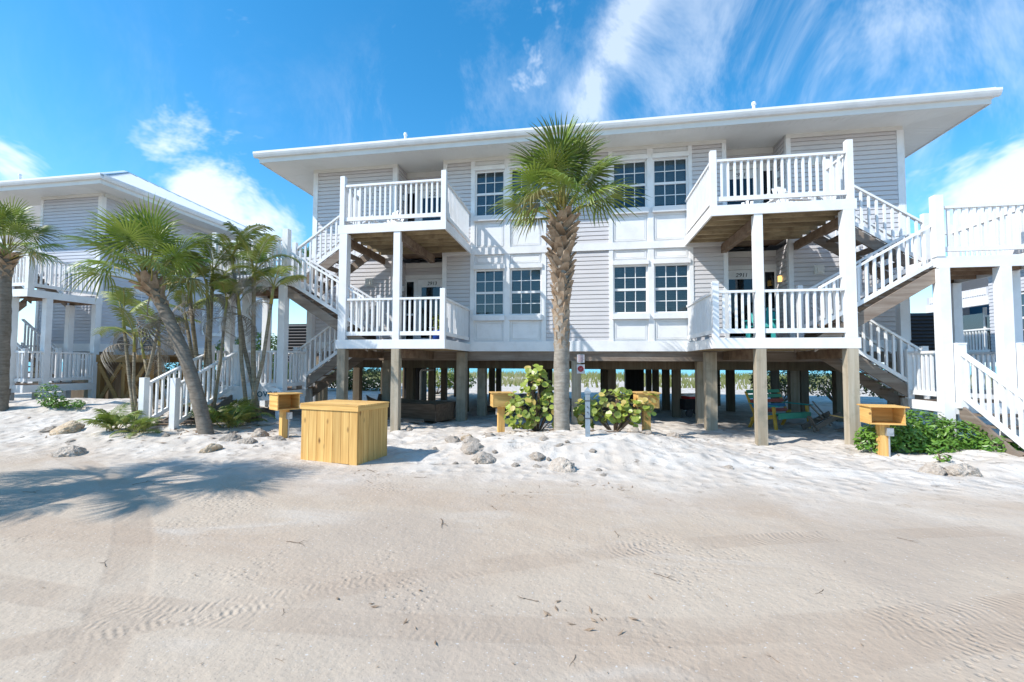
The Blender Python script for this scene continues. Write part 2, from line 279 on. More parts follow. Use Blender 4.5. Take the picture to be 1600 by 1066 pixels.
def mat_sea():
    ma = bpy.data.materials.new('sea'); ma.use_nodes = True; nt = ma.node_tree; N = nt.nodes; L = nt.links; b = N['Principled BSDF']; b.inputs['Base Color'].default_value = (0.10, 0.44, 0.47, 1); b.inputs['Roughness'].default_value = 0.25
    g = N.new('ShaderNodeNewGeometry'); t = N.new('ShaderNodeTexNoise'); t.inputs['Scale'].default_value = 0.35; t.inputs['Detail'].default_value = 5; L.new(g.outputs['Position'], t.inputs['Vector'])
    bn = N.new('ShaderNodeBump'); bn.inputs['Distance'].default_value = 0.5; L.new(t.outputs[0], bn.inputs['Height']); L.new(bn.outputs[0], b.inputs['Normal']); M['sea'] = ma
mat_sea()

# ------------------------------------------------------------------ builders
WO = {}
class MB:
    def __init__(s): s.v = []; s.f = []; s.mi = []
    def poly(s, pts, mi=0):
        i = len(s.v); s.v += [tuple(p) for p in pts]; s.f.append(tuple(range(i, i+len(pts)))); s.mi.append(mi)
    def para(s, o, a, b, c, mi=0):
        o, a, b, c = Vector(o), Vector(a), Vector(b), Vector(c); i = len(s.v)
        s.v += [tuple(o+a*p+b*q+c*r) for r in (0, 1) for q in (0, 1) for p in (0, 1)]
        F = ((0, 2, 3, 1), (4, 5, 7, 6), (0, 1, 5, 4), (2, 6, 7, 3), (0, 4, 6, 2), (1, 3, 7, 5))
        fl = a.cross(b).dot(c) < 0
        for q in F: s.f.append(tuple(i+k for k in (q[::-1] if fl else q))); s.mi.append(mi)
    def box(s, x0, x1, y0, y1, z0, z1, mi=0):
        x0, x1 = min(x0, x1), max(x0, x1); y0, y1 = min(y0, y1), max(y0, y1); z0, z1 = min(z0, z1), max(z0, z1)
        s.para((x0, y0, z0), (x1-x0, 0, 0), (0, y1-y0, 0), (0, 0, z1-z0), mi); return s
    def beam(s, p, q, w, h, mi=0, upv=(0, 0, 1)):
        p, q = Vector(p), Vector(q); d = (q-p).normalized(); sd = d.cross(Vector(upv))
        if sd.length < 1e-4: sd = Vector((1, 0, 0))
        sd.normalize(); u = sd.cross(d)
        s.para(p-sd*w/2-u*h/2, q-p, sd*w, u*h, mi); return s
    def tube(s, pts, rad, n=8, cap=True, mi=0, jit=0.0):
        pts = [Vector(p) for p in pts]; i0 = len(s.v); ref = Vector((1, 0, 0))
        for k, p in enumerate(pts):
            d = (pts[min(k+1, len(pts)-1)]-pts[max(k-1, 0)]).normalized()
            if abs(d.dot(ref)) > 0.9: ref = Vector((0, 1, 0))
            a = (ref-d*ref.dot(d)).normalized(); b = d.cross(a); r = rad[k] if hasattr(rad, '__len__') else rad
            for j in range(n):
                t = 2*math.pi*j/n; rr = r*(1+(random.uniform(-jit, jit) if jit else 0)); s.v.append(tuple(p+a*rr*math.cos(t)+b*rr*math.sin(t)))
        for k in range(len(pts)-1):
            for j in range(n):
                a = i0+k*n+j; b = i0+k*n+(j+1) % n; s.f.append((a, b, b+n, a+n)); s.mi.append(mi)
        if cap:
            s.f.append(tuple(i0+n-1-j for j in range(n))); s.mi.append(mi); e = i0+(len(pts)-1)*n; s.f.append(tuple(e+j for j in range(n))); s.mi.append(mi)
        return s
    def mesh(s, name, mats, smooth=False):
        me = bpy.data.meshes.new(name); me.from_pydata(s.v, [], s.f)
        for m_ in (mats if isinstance(mats, (list, tuple)) else [mats]): me.materials.append(M[m_])
        if len(me.materials) > 1: me.polygons.foreach_set('material_index', s.mi)
        if smooth: me.polygons.foreach_set('use_smooth', [True]*len(me.polygons))
        me.update(); return me
    def build(s, name, mats, parent=None, smooth=False, label=None, kind=None):
        return link(name, s.mesh(name, mats, smooth), parent, label=label, kind=kind)
def link(name, me, parent=None, loc=(0, 0, 0), rot=None, scale=None, label=None, kind=None):
    o = bpy.data.objects.new(name, me); COL.objects.link(o); o.parent = parent; loc = Vector(loc)
    WO[o.name] = loc.copy(); o.location = loc-(WO[parent.name] if parent else Vector((0, 0, 0)))
    if rot is not None: o.rotation_euler = rot
    if scale is not None: o.scale = scale if hasattr(scale, '__len__') else (scale,)*3
    if label: o['label'] = label
    if kind: o['kind'] = kind
    return o
def thing(name, label, cat, loc=(0, 0, 0), rotz=0.0, group=None, wo=(0, 0, 0)):
    o = bpy.data.objects.new(name, None); COL.objects.link(o); o.location = loc; o.rotation_euler = (0, 0, rotz); o.empty_display_size = 0.2
    o['label'] = label; o['category'] = cat
    if group: o['group'] = group
    WO[o.name] = Vector(wo); return o
def tag(o, label, cat, group=None, kind=None):
    o['label'] = label; o['category'] = cat
    if group: o['group'] = group
    if kind: o['kind'] = kind
    return o
def structure(o): o['kind'] = 'structure'; return o
_cache = {}
def boxmesh(name, sx, sy, sz, m_):          # box standing on its local origin
    k = (name, round(sx, 3), round(sy, 3), round(sz, 3), m_)
    if k not in _cache: _cache[k] = MB().box(-sx/2, sx/2, -sy/2, sy/2, 0, sz).mesh(name, m_)
    return _cache[k]
def text_mesh(txt, size, depth, m_, shear=0.0):
    cu = bpy.data.curves.new('lettering', 'FONT'); cu.body = txt; cu.size = size; cu.extrude = depth; cu.align_x = 'CENTER'; cu.shear = shear
    to = bpy.data.objects.new('lettering', cu); COL.objects.link(to); dg = bpy.context.evaluated_depsgraph_get(); dg.update()
    me = bpy.data.meshes.new_from_object(to.evaluated_get(dg)); bpy.data.objects.remove(to); me.materials.clear(); me.materials.append(M[m_]); return me

# ------------------------------------------------------------------ the ground
MOUNDS = ((0.0, -3.45, 2.2, 1.45, 0.27), (-1.6, -4.5, 0.9, 0.7, 0.10), (.7, -4.75, 1.0, .45, .09), (-.6, -4.8, .8, .4, .06), (1.5, -3.9, 0.8, 0.7, 0.07), (-11.5, -1.2, 5.0, 2.2, 0.42), (-8.8, -3.5, 1.9, 1.4, 0.20), (-16.5, -2.5, 4, 2.5, 0.35),
          (-7.2, -4.7, 1.4, 0.5, 0.06), (-5.0, -3.9, 1.0, 0.6, 0.05), (7.6, -3.0, 1.9, 1.2, 0.20), (6.2, -4.3, 1.2, 0.5, 0.06), (-9.8, -4.9, 2.2, 0.7, 0.09), (-3.0, -1.9, 1.2, .6, .05))
def H(x, y, fine=False):
    z = -1.97
    for cx, cy, rx, ry, h in MOUNDS:
        d = ((x-cx)/rx)**2+((y-cy)/ry)**2
        if d < 9: z += h*math.exp(-d)
    if y > 14: z += 0.35*math.exp(-((y-34)/9.0)**2)-0.00085*max(0, y-30)**2*(1 if y < 75 else 1)
    t = min(1, max(0, (y+6.2)/1.8)); t = t*t*(3-2*t)
    z += noise.noise((x*0.35, y*0.35, 3.1))*0.03
    if fine:
        amp = 0.004+0.055*t*(1 if y < 1 else max(0.25, 1-(y-1)/6))
        z += noise.fractal((x*1.9, y*1.9, 0.7), 0.9, 2.1, 4)*amp + abs(noise.noise((x*4.3, y*4.3, 8.0)))*-amp*0.8
    return max(z, -9.0)
def axis(spans):
    out = []
    for a, b, st in spans:
        n = max(1, int(round((b-a)/st)))
        out += [a+(b-a)*i/n for i in range(n)]
    return out+[spans[-1][1]]
def ground():
    xs = axis([(-3000, -400, 400), (-400, -60, 40), (-60, -18, 2.0), (-18, -13, .25), (-13, 9.5, .075), (9.5, 18, .5), (18, 60, 3), (60, 400, 40), (400, 3000, 400)])
    ys = axis([(-800, -60, 90), (-60, -13.2, 4), (-13.2, -12.2, .25), (-12.2, -0.2, .07), (-0.2, 12, .3), (12, 60, 1.5), (60, 90, 5)])
    v = []; f = []; nx = len(xs)
    for y in ys:
        for x in xs: v.append((x, y, H(x, y, -18 < x < 18 and -13 < y < 30)))
    for j in range(len(ys)-1):
        for i in range(nx-1): a = j*nx+i; f.append((a, a+1, a+nx+1, a+nx))
    mb = MB(); mb.v = v; mb.f = f; o = mb.build('sand_ground', 'sand', smooth=True); structure(o)
    s = MB(); s.poly(((-9000, 40, -2.75), (9000, 40, -2.75), (9000, 12000, -2.75), (-9000, 12000, -2.75))); structure(s.build('sea', 'sea'))
ground()

# ------------------------------------------------------------------ timber helpers
RH = 1.0      # rail height above the deck
def railing(root, a, b, h=RH, gap=0.10, sp=0.132, m_='white', ends=(0.05, 0.05), bal=0.042):
    """rail from a to b (deck-level points), sloped if their heights differ; balusters are its sub-parts"""
    a, b = Vector(a), Vector(b); d = b-a; hl = Vector((d.x, d.y, 0)).length; sd = Vector((-d.y, d.x, 0)).normalized()
    mb = MB()
    mb.para(a+Vector((0, 0, h-0.05))-sd*0.045, d, sd*0.09, (0, 0, 0.05)); ra = mb.build('railing', m_, root)
    mb = MB(); mb.para(a+Vector((0, 0, gap))-sd*0.025, d, sd*0.05, (0, 0, 0.095)); mb.build('bottom_rail', m_, ra)
    n = max(1, int(round((hl-ends[0]-ends[1])/sp))); L = h-gap-0.05-0.06
    me = boxmesh('baluster', bal, bal, L, m_) if abs(d.x) > abs(d.y) else boxmesh('baluster', bal, bal, L, m_)
    for i in range(n):
        t = (ends[0]+(hl-ends[0]-ends[1])*(i+0.5)/n)/hl
        link('baluster', me, ra, a+d*t+Vector((0, 0, gap+0.07)))
    return ra
def post(root, x, y, z0, z1, w=0.17, m_='white', cap=False, name='post'):
    mb = MB(); mb.box(x-w/2, x+w/2, y-w/2, y+w/2, z0, z1)
    if cap:
        mb.box(x-w/2-.006, x+w/2+.006, y-w/2-.006, y+w/2+.006, z1-.03, z1+.003)
    return mb.build(name, m_, root)
def flight(root, p, q, wv, n, mw='grey_x', h=0.27):
    """open-riser stair: p top nosing, q bottom nosing, wv width vector, n risers"""
    p, q, wv = Vector(p), Vector(q), Vector(wv); d = q-p; wn = wv.normalized(); hd = Vector((d.x, d.y, 0)).normalized()
    for k in (0, 1):
        o = p+wv*k-wn*(0.045 if k else 0)+Vector((0, 0, -h-.02))
        mb = MB(); mb.para(o, d, wn*0.045, (0, 0, h)); mb.build('stringer', mw, root)
    tw = Vector((d.x, d.y, 0)).length/n
    for i in range(1, n):
        t = i/n; c = p+d*t
        c = Vector((c.x, c.y, p.z+d.z*t))
        mb = MB(); mb.para(c-hd*tw*0.55+wn*0.05, hd*(tw*1.02), wv-wn*0.10, (0, 0, -0.04)); mb.build('tread', mw, root)
def deck(root, x0, x1, y0, y1, zt, boards='x', mb_='beamwood', nm='deck_board'):
    """individual deck boards on a frame"""
    w = 0.138; g = 0.006
    if boards == 'y':
        n = int((x1-x0)/(w+g)); st = (x1-x0)/n
        me = boxmesh(nm, st-g, y1-y0, 0.036, mb_)
        for i in range(n): link(nm, me, root, (x0+st*(i+.5), (y0+y1)/2, zt-0.036))
    else:
        n = int((y1-y0)/(w+g)); st = (y1-y0)/n
        me = boxmesh(nm, x1-x0, st-g, 0.036, mb_)
        for i in range(n): link(nm, me, root, ((x0+x1)/2, y0+st*(i+.5), zt-0.036))
D = -2.586
Z1, Z2, ZM, ZG = 0.21, 3.02, 1.78, -1.05      # decks and landings
GR = -1.95

# ------------------------------------------------------------------ staircase towers
def tower(label, mir=None, shift=(0, 0, 0), ground_flight='inner', group=None, xo=8.5, ground=True):
    root = thing('staircase', label, 'staircase', Vector((0, 0, GR))+Vector(shift), 0, group, wo=(0, 0, GR))
    X = (lambda x: x) if mir is None else (lambda x: mir-x)
    sg = 1 if mir is None else -1
    x0, xb = 6.76, 7.2; yb = -0.42; ym = -1.62
    for zt in (ZM, ZG):
        lo, hi = sorted((X(x0+.0), X(xo)))
        # frame: white fascia on the front and the sides
        MB().box(X(x0), X(xo), D, D+.04, zt-.22, zt).build('fascia', 'white', root)
        MB().box(X(x0), X(x0+.04), D+.042, ym, zt-.19, zt-.002).build('fascia', 'white', root)
        MB().box(X(xo-.04), X(xo), D+.042, yb, zt-.22, zt-.002).build('fascia', 'white', root)
        for jy in (ym, -1.1, yb-.05): MB().box(X(xb+.01), X(xo-.05), jy, jy+.045, zt-.21, zt-.04).build('joist', 'beamwood', root)
        MB().box(X(x0+.05), X(xo-.05), -2.15, -2.105, zt-.21, zt-.04).build('joist', 'beamwood', root)
        a, b_ = sorted((X(x0+.045), X(xo-.045))); deck(root, a, b_, D+.05, ym, zt, 'x')
        a, b_ = sorted((X(xb), X(xo-.045))); deck(root, a, b_, ym+.006, yb, zt, 'x')
    # columns
    cols = [(x0+.105, D+.086), (7.88, D+.086)]
    for cx, cy in cols:
        post(root, X(cx), cy, GR-.3, ZM-.222, 0.182, name='column')
    for cx, cy in ((xo-.09, yb-.12), (xb+.15, yb-.12), (xo-.09, D+.6)): post(root, X(cx), cy, GR-.3, ZM-.222, 0.17, name='column')
    # upper landing rails and newels
    post(root, X(x0+.05), D+.06, ZM+.002, ZM+1.22, .15, name='newel'); post(root, X(xo-.07), yb-.07, ZM+.002, ZM+1.16, .12, name='newel')
    railing(root, (X(x0+.12), D+.05, ZM), (X(xo), D+.05, ZM)); post(root, X(xo-.05), D+.06, ZM+.002, ZM+1.22, .13, name='newel')
    railing(root, (X(xo-.06), D+.13, ZM), (X(xo-.06), yb-.13, ZM)); railing(root, (X(xb+.1), yb-.06, ZM), (X(xo-.13), yb-.06, ZM))
    post(root, X(xb), ym+.02, ZM+.002, ZM+1.14, .11, name='newel')
    # F1: upper balcony down to the middle landing, along the wall
    flight(root, (X(5.39), ym, Z2), (X(xb+.02), ym, ZM), (0, 1.08, 0), 7)
    for yy in (ym+.03, -.58): railing(root, (X(5.42), yy, Z2-.06), (X(xb-.03), yy, ZM-.0), h=.97, gap=.06, sp=.145)
    # F2: middle landing down to the lower balcony, in front
    flight(root, (X(7.0), D+.10, ZM-.06), (X(4.6), D+.10, Z1), (0, .93, 0), 9)
    for yy in (D+.13, ym-.07): railing(root, (X(6.74), yy, ZM-.255), (X(4.72), yy, Z1+.12), h=.93, gap=.10, sp=.145)
    post(root, X(4.68), ym-.07, Z1+.002, Z1+1.2, .10, name='newel')
    # F3: lower balcony down to the lower landing, along the wall
    flight(root, (X(5.39), ym, Z1), (X(xb+.02), ym, ZG), (0, 1.08, 0), 7)
    for yy in (ym+.03, -.58): railing(root, (X(5.42), yy, Z1-.06), (X(xb-.12), yy, ZG+.06), h=.97, gap=.06, sp=.145)
    post(root, X(xb-.1), ym+.03, ZG+.002, ZG+1.12, .11, name='newel'); post(root, X(xb+.12), yb-.4, ZG+.002, ZG+1.15, .11, name='newel')
    # lower landing rails
    railing(root, (X(x0+.05), D+.22, ZG), (X(x0+.05), ym-.02, ZG)); post(root, X(x0+.05), ym+.03, ZG+.002, ZG+1.05, .11, name='newel')
    railing(root, (X(xo-.06), D+.13, ZG), (X(xo-.06), yb-.13, ZG)); railing(root, (X(xb+.2), yb-.06, ZG), (X(xo-.13), yb-.06, ZG))
    # F4: lower landing to the ground, towards the lane
    fa, fb = (7.02, 8.1) if ground_flight == 'inner' else (8.02, xo-.04)
    if ground:
        ye, ze_, nt_ = (D-1.50, -1.93, -.84) if ground_flight == 'inner' else (D-1.76, -1.80, -.69)
        flight(root, (X(fa), D-.0, ZG), (X(fa), ye+.05, ze_-.02), (X(fb)-X(fa), 0, 0), 5, 'grey_y')
        for xx in (fa+.03, fb-.03):
            railing(root, (X(xx), D-.06, ZG+.0), (X(xx), ye, ze_), h=.98, gap=.09, sp=.145)
            post(root, X(xx), D-.02, ZG-.1, ZG+1.14, .14, cap=True, name='newel'); post(root, X(xx), ye-.04, -2.2, nt_, .13, name='newel')
    if ground_flight == 'outer': railing(root, (X(x0+.16), D+.05, ZG), (X(7.79), D+.05, ZG))
    else: railing(root, (X(fb+.05), D+.05, ZG), (X(xo), D+.05, ZG))
    return root

# ------------------------------------------------------------------ the house
SID = ((-8.10, -5.643), (-3.948, -3.227), (-1.046, 0.667), (2.85, 3.602), (5.262, 7.674))
BRD = ((-8.25, -8.10), (-5.643, -5.496), (-4.066, -3.948), (-3.227, -3.106), (-2.235, -2.069), (-1.168, -1.046), (0.667, 0.777), (1.69, 1.845), (2.751, 2.85), (3.602, 3.708), (5.151, 5.262), (7.674, 7.80))
WIN = ((-3.106, -2.235), (-2.069, -1.168), (0.777, 1.69), (1.845, 2.751))
ALC = ((-5.496, -4.066, 'l'), (3.708, 5.151, 'r'))
XL, XR, YB, ZT = -8.25, 7.80, 9.25, 5.647
AD = 0.75
def clap(mb, o, u, length, z0, z1, nrm, ex=0.117):
    """lapped clapboards: o start point, u unit along the wall, nrm outward"""
    o, u, nrm = Vector(o), Vector(u), Vector(nrm); z = z0
    while z < z1-0.01:
        zz = min(z+ex, z1); p = o+Vector((0, 0, z-o.z)); q = o+Vector((0, 0, zz-o.z)); a = u*length
        sl = Vector((0, 0, .020)); m0, m1 = q-sl+nrm*.010, q-sl+a+nrm*.010; r0, r1 = q-sl-nrm*.012, q-sl+a-nrm*.012
        b0, b1 = p+nrm*0.020, p+a+nrm*0.020
        mb.poly((b0, b1, m1, m0)); mb.poly((p-nrm*.012, p+a-nrm*.012, b1, b0)); mb.poly((m0, m1, r1, r0)); mb.poly((r0, r1, q+a-nrm*.012, q-nrm*.012)); mb.poly((p, b0, m0, r0)); mb.poly((p+a, r1, m1, b1)); z = zz
def siding(root, o, u, length, z0, z1, nrm, m_='siding'):
    mb = MB(); clap(mb, o, u, length, z0, z1, nrm); return mb.build('siding', m_, root, kind='stuff')
def window(root, o, u, w, z0, z1, nrm, cols=3, rows=4, room=True, glass='glass', frame=0.045, open_=0):
    """double-hung window: frame, sash bars, one pane object per light, blind behind"""
    o, u, nrm = Vector(o), Vector(u), Vector(nrm); Zv = Vector((0, 0, 1)); o = Vector((o.x, o.y, z0)); h = z1-z0
    def bar(mb, a, b_, c, d_, n0, n1): mb.para(o+u*a+Zv*c+nrm*n0, u*(b_-a), Zv*(d_-c), nrm*(n1-n0))
    mb = MB(); f = frame
    bar(mb, 0, f, 0, h, -.06, .0); bar(mb, w-f, w, 0, h, -.06, .0); bar(mb, f, w-f, 0, f, -.06, .0); bar(mb, f, w-f, h-f, h, -.06, .0)
    wn = mb.build('window', 'white', root)
    mid = h*0.495; mb = MB(); bar(mb, f, w-f, mid-.032, mid+.032, -.055, -.008); mb.build('meeting_rail', 'white', wn)
    mb = MB(); iw = w-2*f; pw = iw/cols
    lv = [f+(mid-.032-f)/2, mid+.032+(h-f-mid-.032)/2] if rows == 4 else []
    for i in range(1, cols): bar(mb, f+pw*i-.010, f+pw*i+.010, f, mid-.032, -.050, -.022); bar(mb, f+pw*i-.010, f+pw*i+.010, mid+.032, h-f, -.040, -.012)
    for k, zl in enumerate(lv): bar(mb, f, w-f, zl-.010, zl+.010, -.049 if k == 0 else -.039, -.023 if k == 0 else -.013)
    mb.build('muntins', 'white', wn)
    zs = [f, lv[0], mid-.032] if rows == 4 else [f, mid-.032]; zu = [mid+.032, lv[1], h-f] if rows == 4 else [mid+.032, h-f]
    for rowset, dep in ((zs, -.037), (zu, -.027)):
        for a, b_ in zip(rowset[:-1], rowset[1:]):
            for i in range(cols):
                mb = MB(); bar(mb, f+pw*i+.006, f+pw*(i+1)-.006, a+.006, b_-.006, dep-.003, dep); mb.build('pane', glass, wn)
    if room:
        mb = MB(); z = f+random.choice((0, 0, .05, .3, .5))*h
        while z < h-f-.02:       # slatted blind
            p = o+u*(f+.005)+Zv*z+nrm*-.115; mb.para(p, u*(w-2*f-.01), Zv*.038+nrm*.010, (Zv*-.01+nrm*.038).normalized()*.002); z += .043
        mb.build('blind', 'blind', wn)
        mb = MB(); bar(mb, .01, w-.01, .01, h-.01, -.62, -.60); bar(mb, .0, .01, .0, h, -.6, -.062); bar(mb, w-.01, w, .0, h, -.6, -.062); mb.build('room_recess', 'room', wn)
    return wn
def panel(root, x0, x1, z0, z1, y=-0.012):
    mb = MB(); mb.box(x0, x1, y+.02, y+.05, z0, z1)
    m_ = .045; b = .022
    mb.box(x0+m_, x1-m_, y-.004, y+.019, z0+m_, z0+m_+b); mb.box(x0+m_, x1-m_, y-.004, y+.019, z1-m_-b, z1-m_); mb.box(x0+m_, x0+m_+b, y-.004, y+.019, z0+m_+b, z1-m_-b); mb.box(x1-m_-b, x1-m_, y-.004, y+.019, z0+m_+b, z1-m_-b)
    mb.box(x0+m_+b+.012, x1-m_-b-.012, y+.005, y+.0195, z0+m_+b+.012, z1-m_-b-.012)
    return mb.build('panel', 'white', root)

def house(label, shift=(0, 0, 0), full=True, numbers=(), sidm='siding', side_windows=()):
    root = thing('beach_house', label, 'house', Vector((0, 0, GR))+Vector(shift), 0, None, wo=(0, 0, GR))
    B = lambda nm, m_, *a: MB().box(*a).build(nm, m_, root)
    # walls: siding fields, dark backing, corner and trim boards
    for x0, x1 in (SID if full else SID[-1:]):
        siding(root, (x0, 0, 0), (1, 0, 0), x1-x0, .28, 2.775, (0, -1, 0), sidm); siding(root, (x0, 0, 0), (1, 0, 0), x1-x0, 2.97, 5.52, (0, -1, 0), sidm)
    for x0, x1 in (BRD if full else BRD[-2:]):
        for z0, z1 in ((.28, 2.775), (2.97, 5.52)): B('trim_board', 'white', x0, x1, -.035, .06, z0, z1)
    bx0 = XL if full else 5.151
    segs = ((XL, -5.496), (-4.066, 3.708), (5.151, XR)) if full else ((5.151, XR),)
    for x0, x1 in ((XL, XR),) if full else ((bx0, XR),):
        B('band', 'white', x0-.004, x1+.004, -.05, .06, 0, .28)
    for x0, x1 in segs:
        B('band', 'white', x0-.003, x1+.003, -.052, .058, 2.775, 2.97); B('frieze', 'cream', x0-.002, x1+.002, -.045, .055, 5.52, ZT+.02)
    # core walls
    for x0, x1 in SID if full else SID[-1:]: B('wall', 'siding', x0-.05, x1+.05, .062, .16, .02, ZT)
    siding(root, (XR, 0, 0), (0, 1, 0), YB, .28, 5.52, (1, 0, 0), sidm); B('wall', 'siding', XR-.16, XR-.002, .0, YB, .02, ZT)
    for z0, z1 in ((.28, 5.52),): B('trim_board', 'white', XR+.0, XR+.035, -.03, .12, z0, z1); B('trim_board', 'white', XR, XR+.035, YB-.12, YB, z0, z1)
    B('band', 'white', XR+.005, XR+.05, 0.06, YB, 0, .28); B('band', 'white', XR+.005, XR+.046, .06, YB, 2.775, 2.97); B('frieze', 'cream', XR+.001, XR+.04, 0.06, YB, 5.52, ZT+.02)
    if full:
        siding(root, (XL, YB, 0), (0, -1, 0), YB, .28, 5.52, (-1, 0, 0), sidm); B('wall', 'siding', XL+.002, XL+.16, .0, YB, .02, ZT)
    B('wall', 'siding', bx0, XR, YB-.1, YB, .02, ZT)
    if full:
        for x0, x1 in WIN:
            panel(root, x0, x1, .285, .865); panel(root, x0, x1, 2.48, 2.772); panel(root, x0, x1, 2.972, 3.745); panel(root, x0, x1, 5.37, 5.518)
            for zs in (.87, 3.748): B('sill', 'white', x0-.03, x1+.03, -.105, .05, zs, zs+.15)
            for zs in (2.353, 5.243): B('window_head', 'white', x0-.02, x1+.02, -.075, .05, zs, zs+.118)
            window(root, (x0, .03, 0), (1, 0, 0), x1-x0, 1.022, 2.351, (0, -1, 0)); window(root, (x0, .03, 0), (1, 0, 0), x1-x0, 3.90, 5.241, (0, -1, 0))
        # entry alcoves with half-glazed doors
        for k, (x0, x1, sd) in enumerate(ALC):
            for fl, (z0, z1) in enumerate(((Z1, 2.775), (Z2, ZT))):
                yb = AD
                siding(root, (x0, yb, 0), (1, 0, 0), x1-x0, z0+2.18, z1, (0, -1, 0), sidm)
                siding(root, (x0, yb, 0), (0, -1, 0), yb-.06, z0, z1, (1, 0, 0), sidm); siding(root, (x1, .06, 0), (0, 1, 0), yb-.06, z0, z1, (-1, 0, 0), sidm)
                B('wall', 'siding', x0-.12, x0-.002, .062, yb+.1, z0-.1, z1); B('wall', 'siding', x1+.002, x1+.12, .062, yb+.1, z0-.1, z1)
                B('alcove_floor', 'beamwood', x0, x1, .06, yb, z0-.1, z0); B('door_head', 'white', x0+.01, x1-.01, yb-.05, yb+.02, z0+2.06, z0+2.18)
                B('alcove_frieze', 'cream', x0+.005, x1-.005, yb-.045, yb-.005, z1-.16, z1)
                dw = .92; sw = .34
                dx0 = x0+.10 if sd == 'r' else x1-.10-dw
                sx0 = dx0+dw+.08 if sd == 'r' else dx0-.08-sw
                B('door_jamb', 'white', x0+.01, dx0 if sd == 'r' else sx0, yb-.045, yb+.02, z0, z0+2.06)
                B('door_jamb', 'white', (sx0+sw) if sd == 'r' else dx0+dw, x1-.01, yb-.045, yb+.02, z0, z0+2.06)
                B('door_jamb', 'white', min(dx0+dw, sx0+sw), max(dx0, sx0), yb-.045, yb+.02, z0, z0+2.06)
                mb = MB(); mb.box(dx0, dx0+.12, yb-.02, yb+.02, z0+.01, z0+2.05); mb.box(dx0+dw-.12, dx0+dw, yb-.02, yb+.02, z0+.01, z0+2.05); mb.box(dx0+.12, dx0+dw-.12, yb-.02, yb+.02, z0+.01, z0+.22); mb.box(dx0+.12, dx0+dw-.12, yb-.02, yb+.02, z0+1.80, z0+2.05)
                d_ = mb.build('door', 'white', root); MB().box(dx0+.12, dx0+dw-.12, yb-.006, yb+.0, z0+.22, z0+1.80).build('pane', 'glassdoor', d_)
                hx = dx0+dw-.06 if sd == 'r' else dx0+.06
                MB().box(hx-.02, hx+.02, yb-.06, yb-.021, z0+.95, z0+1.08).build('handle', 'metal', d_)
                mb = MB(); mb.box(sx0, sx0+.05, yb-.03, yb+.02, z0+.01, z0+2.055); mb.box(sx0+sw-.05, sx0+sw, yb-.03, yb+.02, z0+.01, z0+2.055); mb.box(sx0+.05, sx0+sw-.05, yb-.03, yb+.02, z0+.01, z0+.08); mb.box(sx0+.05, sx0+sw-.05, yb-.03, yb+.02, z0+1.98, z0+2.055); mb.box(sx0+.05, sx0+sw-.05, yb-.03, yb+.02, z0+.92, z0+.98)
                s_ = mb.build('sidelight', 'white', root); MB().box(sx0+.05, sx0+sw-.05, yb-.006, yb, z0+.08, z0+1.98).build('pane', 'glassdoor', s_)
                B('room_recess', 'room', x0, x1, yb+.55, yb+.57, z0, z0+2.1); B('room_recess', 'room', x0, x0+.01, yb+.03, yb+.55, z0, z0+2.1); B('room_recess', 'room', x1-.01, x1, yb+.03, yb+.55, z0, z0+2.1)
                t = text_mesh(numbers[k*2+fl], .155, .004, 'ink', .18); me_ = t
                link('house_number', me_, d_, (dx0+dw/2, yb-.026, z0+1.86), (R(90), 0, 0))
                # lantern and vent on the walls
                lx = x1-.045 if sd == 'r' else x0+.045
                mb = MB(); mb.box(lx-.04, lx+.04, .36, .44, z0+1.64, z0+1.80, 0); mb.box(lx-.05, lx+.05, .35, .45, z0+1.803, z0+1.83, 1); mb.box(lx-.05, lx+.05, .35, .45, z0+1.61, z0+1.637, 1)
                lit = (k == 1 and fl == 0)
                mb.build('wall_lantern', ['lamp_glow' if lit else 'white', 'metal'], root, label='lit amber wall lantern beside the door' if lit else None)
                vx = 5.85 if sd == 'r' else -6.35
                mb = MB(); mb.box(vx-.11, vx+.11, -.06, -.0, z0+1.75, z0+1.98); mb.box(vx-.06, vx+.06, -.10, -.061, z0+1.79, z0+1.93); mb.build('dryer_vent', 'cream', root)
    for (yy, w, z0, z1) in side_windows:
        window(root, (XR+.03, yy, 0), (0, 1, 0), w, z0, z1, (1, 0, 0), room=True); B('window_head', 'white', XR+.02, XR+.07, yy-.09, yy+w+.09, z1, z1+.12); B('sill', 'white', XR+.02, XR+.09, yy-.09, yy+w+.09, z0-.1, z0)
        B('trim_board', 'white', XR+.02, XR+.055, yy-.1, yy, z0, z1); B('trim_board', 'white', XR+.02, XR+.055, yy+w, yy+w+.1, z0, z1)
    # floor structure
    B('floor', 'underwood', bx0+.05, XR-.05, .21, YB-.12, -.03, .05)
    B('floor_beam', 'grey_x', bx0+.02, XR-.02, .03, .20, -.262, -.003)
    B('floor_beam', 'grey_y', XR-.14, XR-.01, .21, YB-.05, -.262, -.035)
    for by in (2.3, 4.6, 6.9, 9.0): B('floor_beam', 'grey_x', bx0+.02, XR-.16, by, by+.15, -.262, -.035)
    if not full: B('skirt_board', 'pilingdark', 3.0, XR-.2, 2.62, 2.66, GR-.2, -.265)
    # soffit boards, fascia, gutter
    ex0, ex1, ey0, ey1 = (XL if full else XL)-1.15, XR+1.17, -1.02, YB+1.02
    zs = 5.535
    mb = MB(); sx0 = XL-.1 if full else 1.5; ns_ = int(round((XR+.1-sx0)/.148)); sw_ = (XR+.1-sx0)/ns_
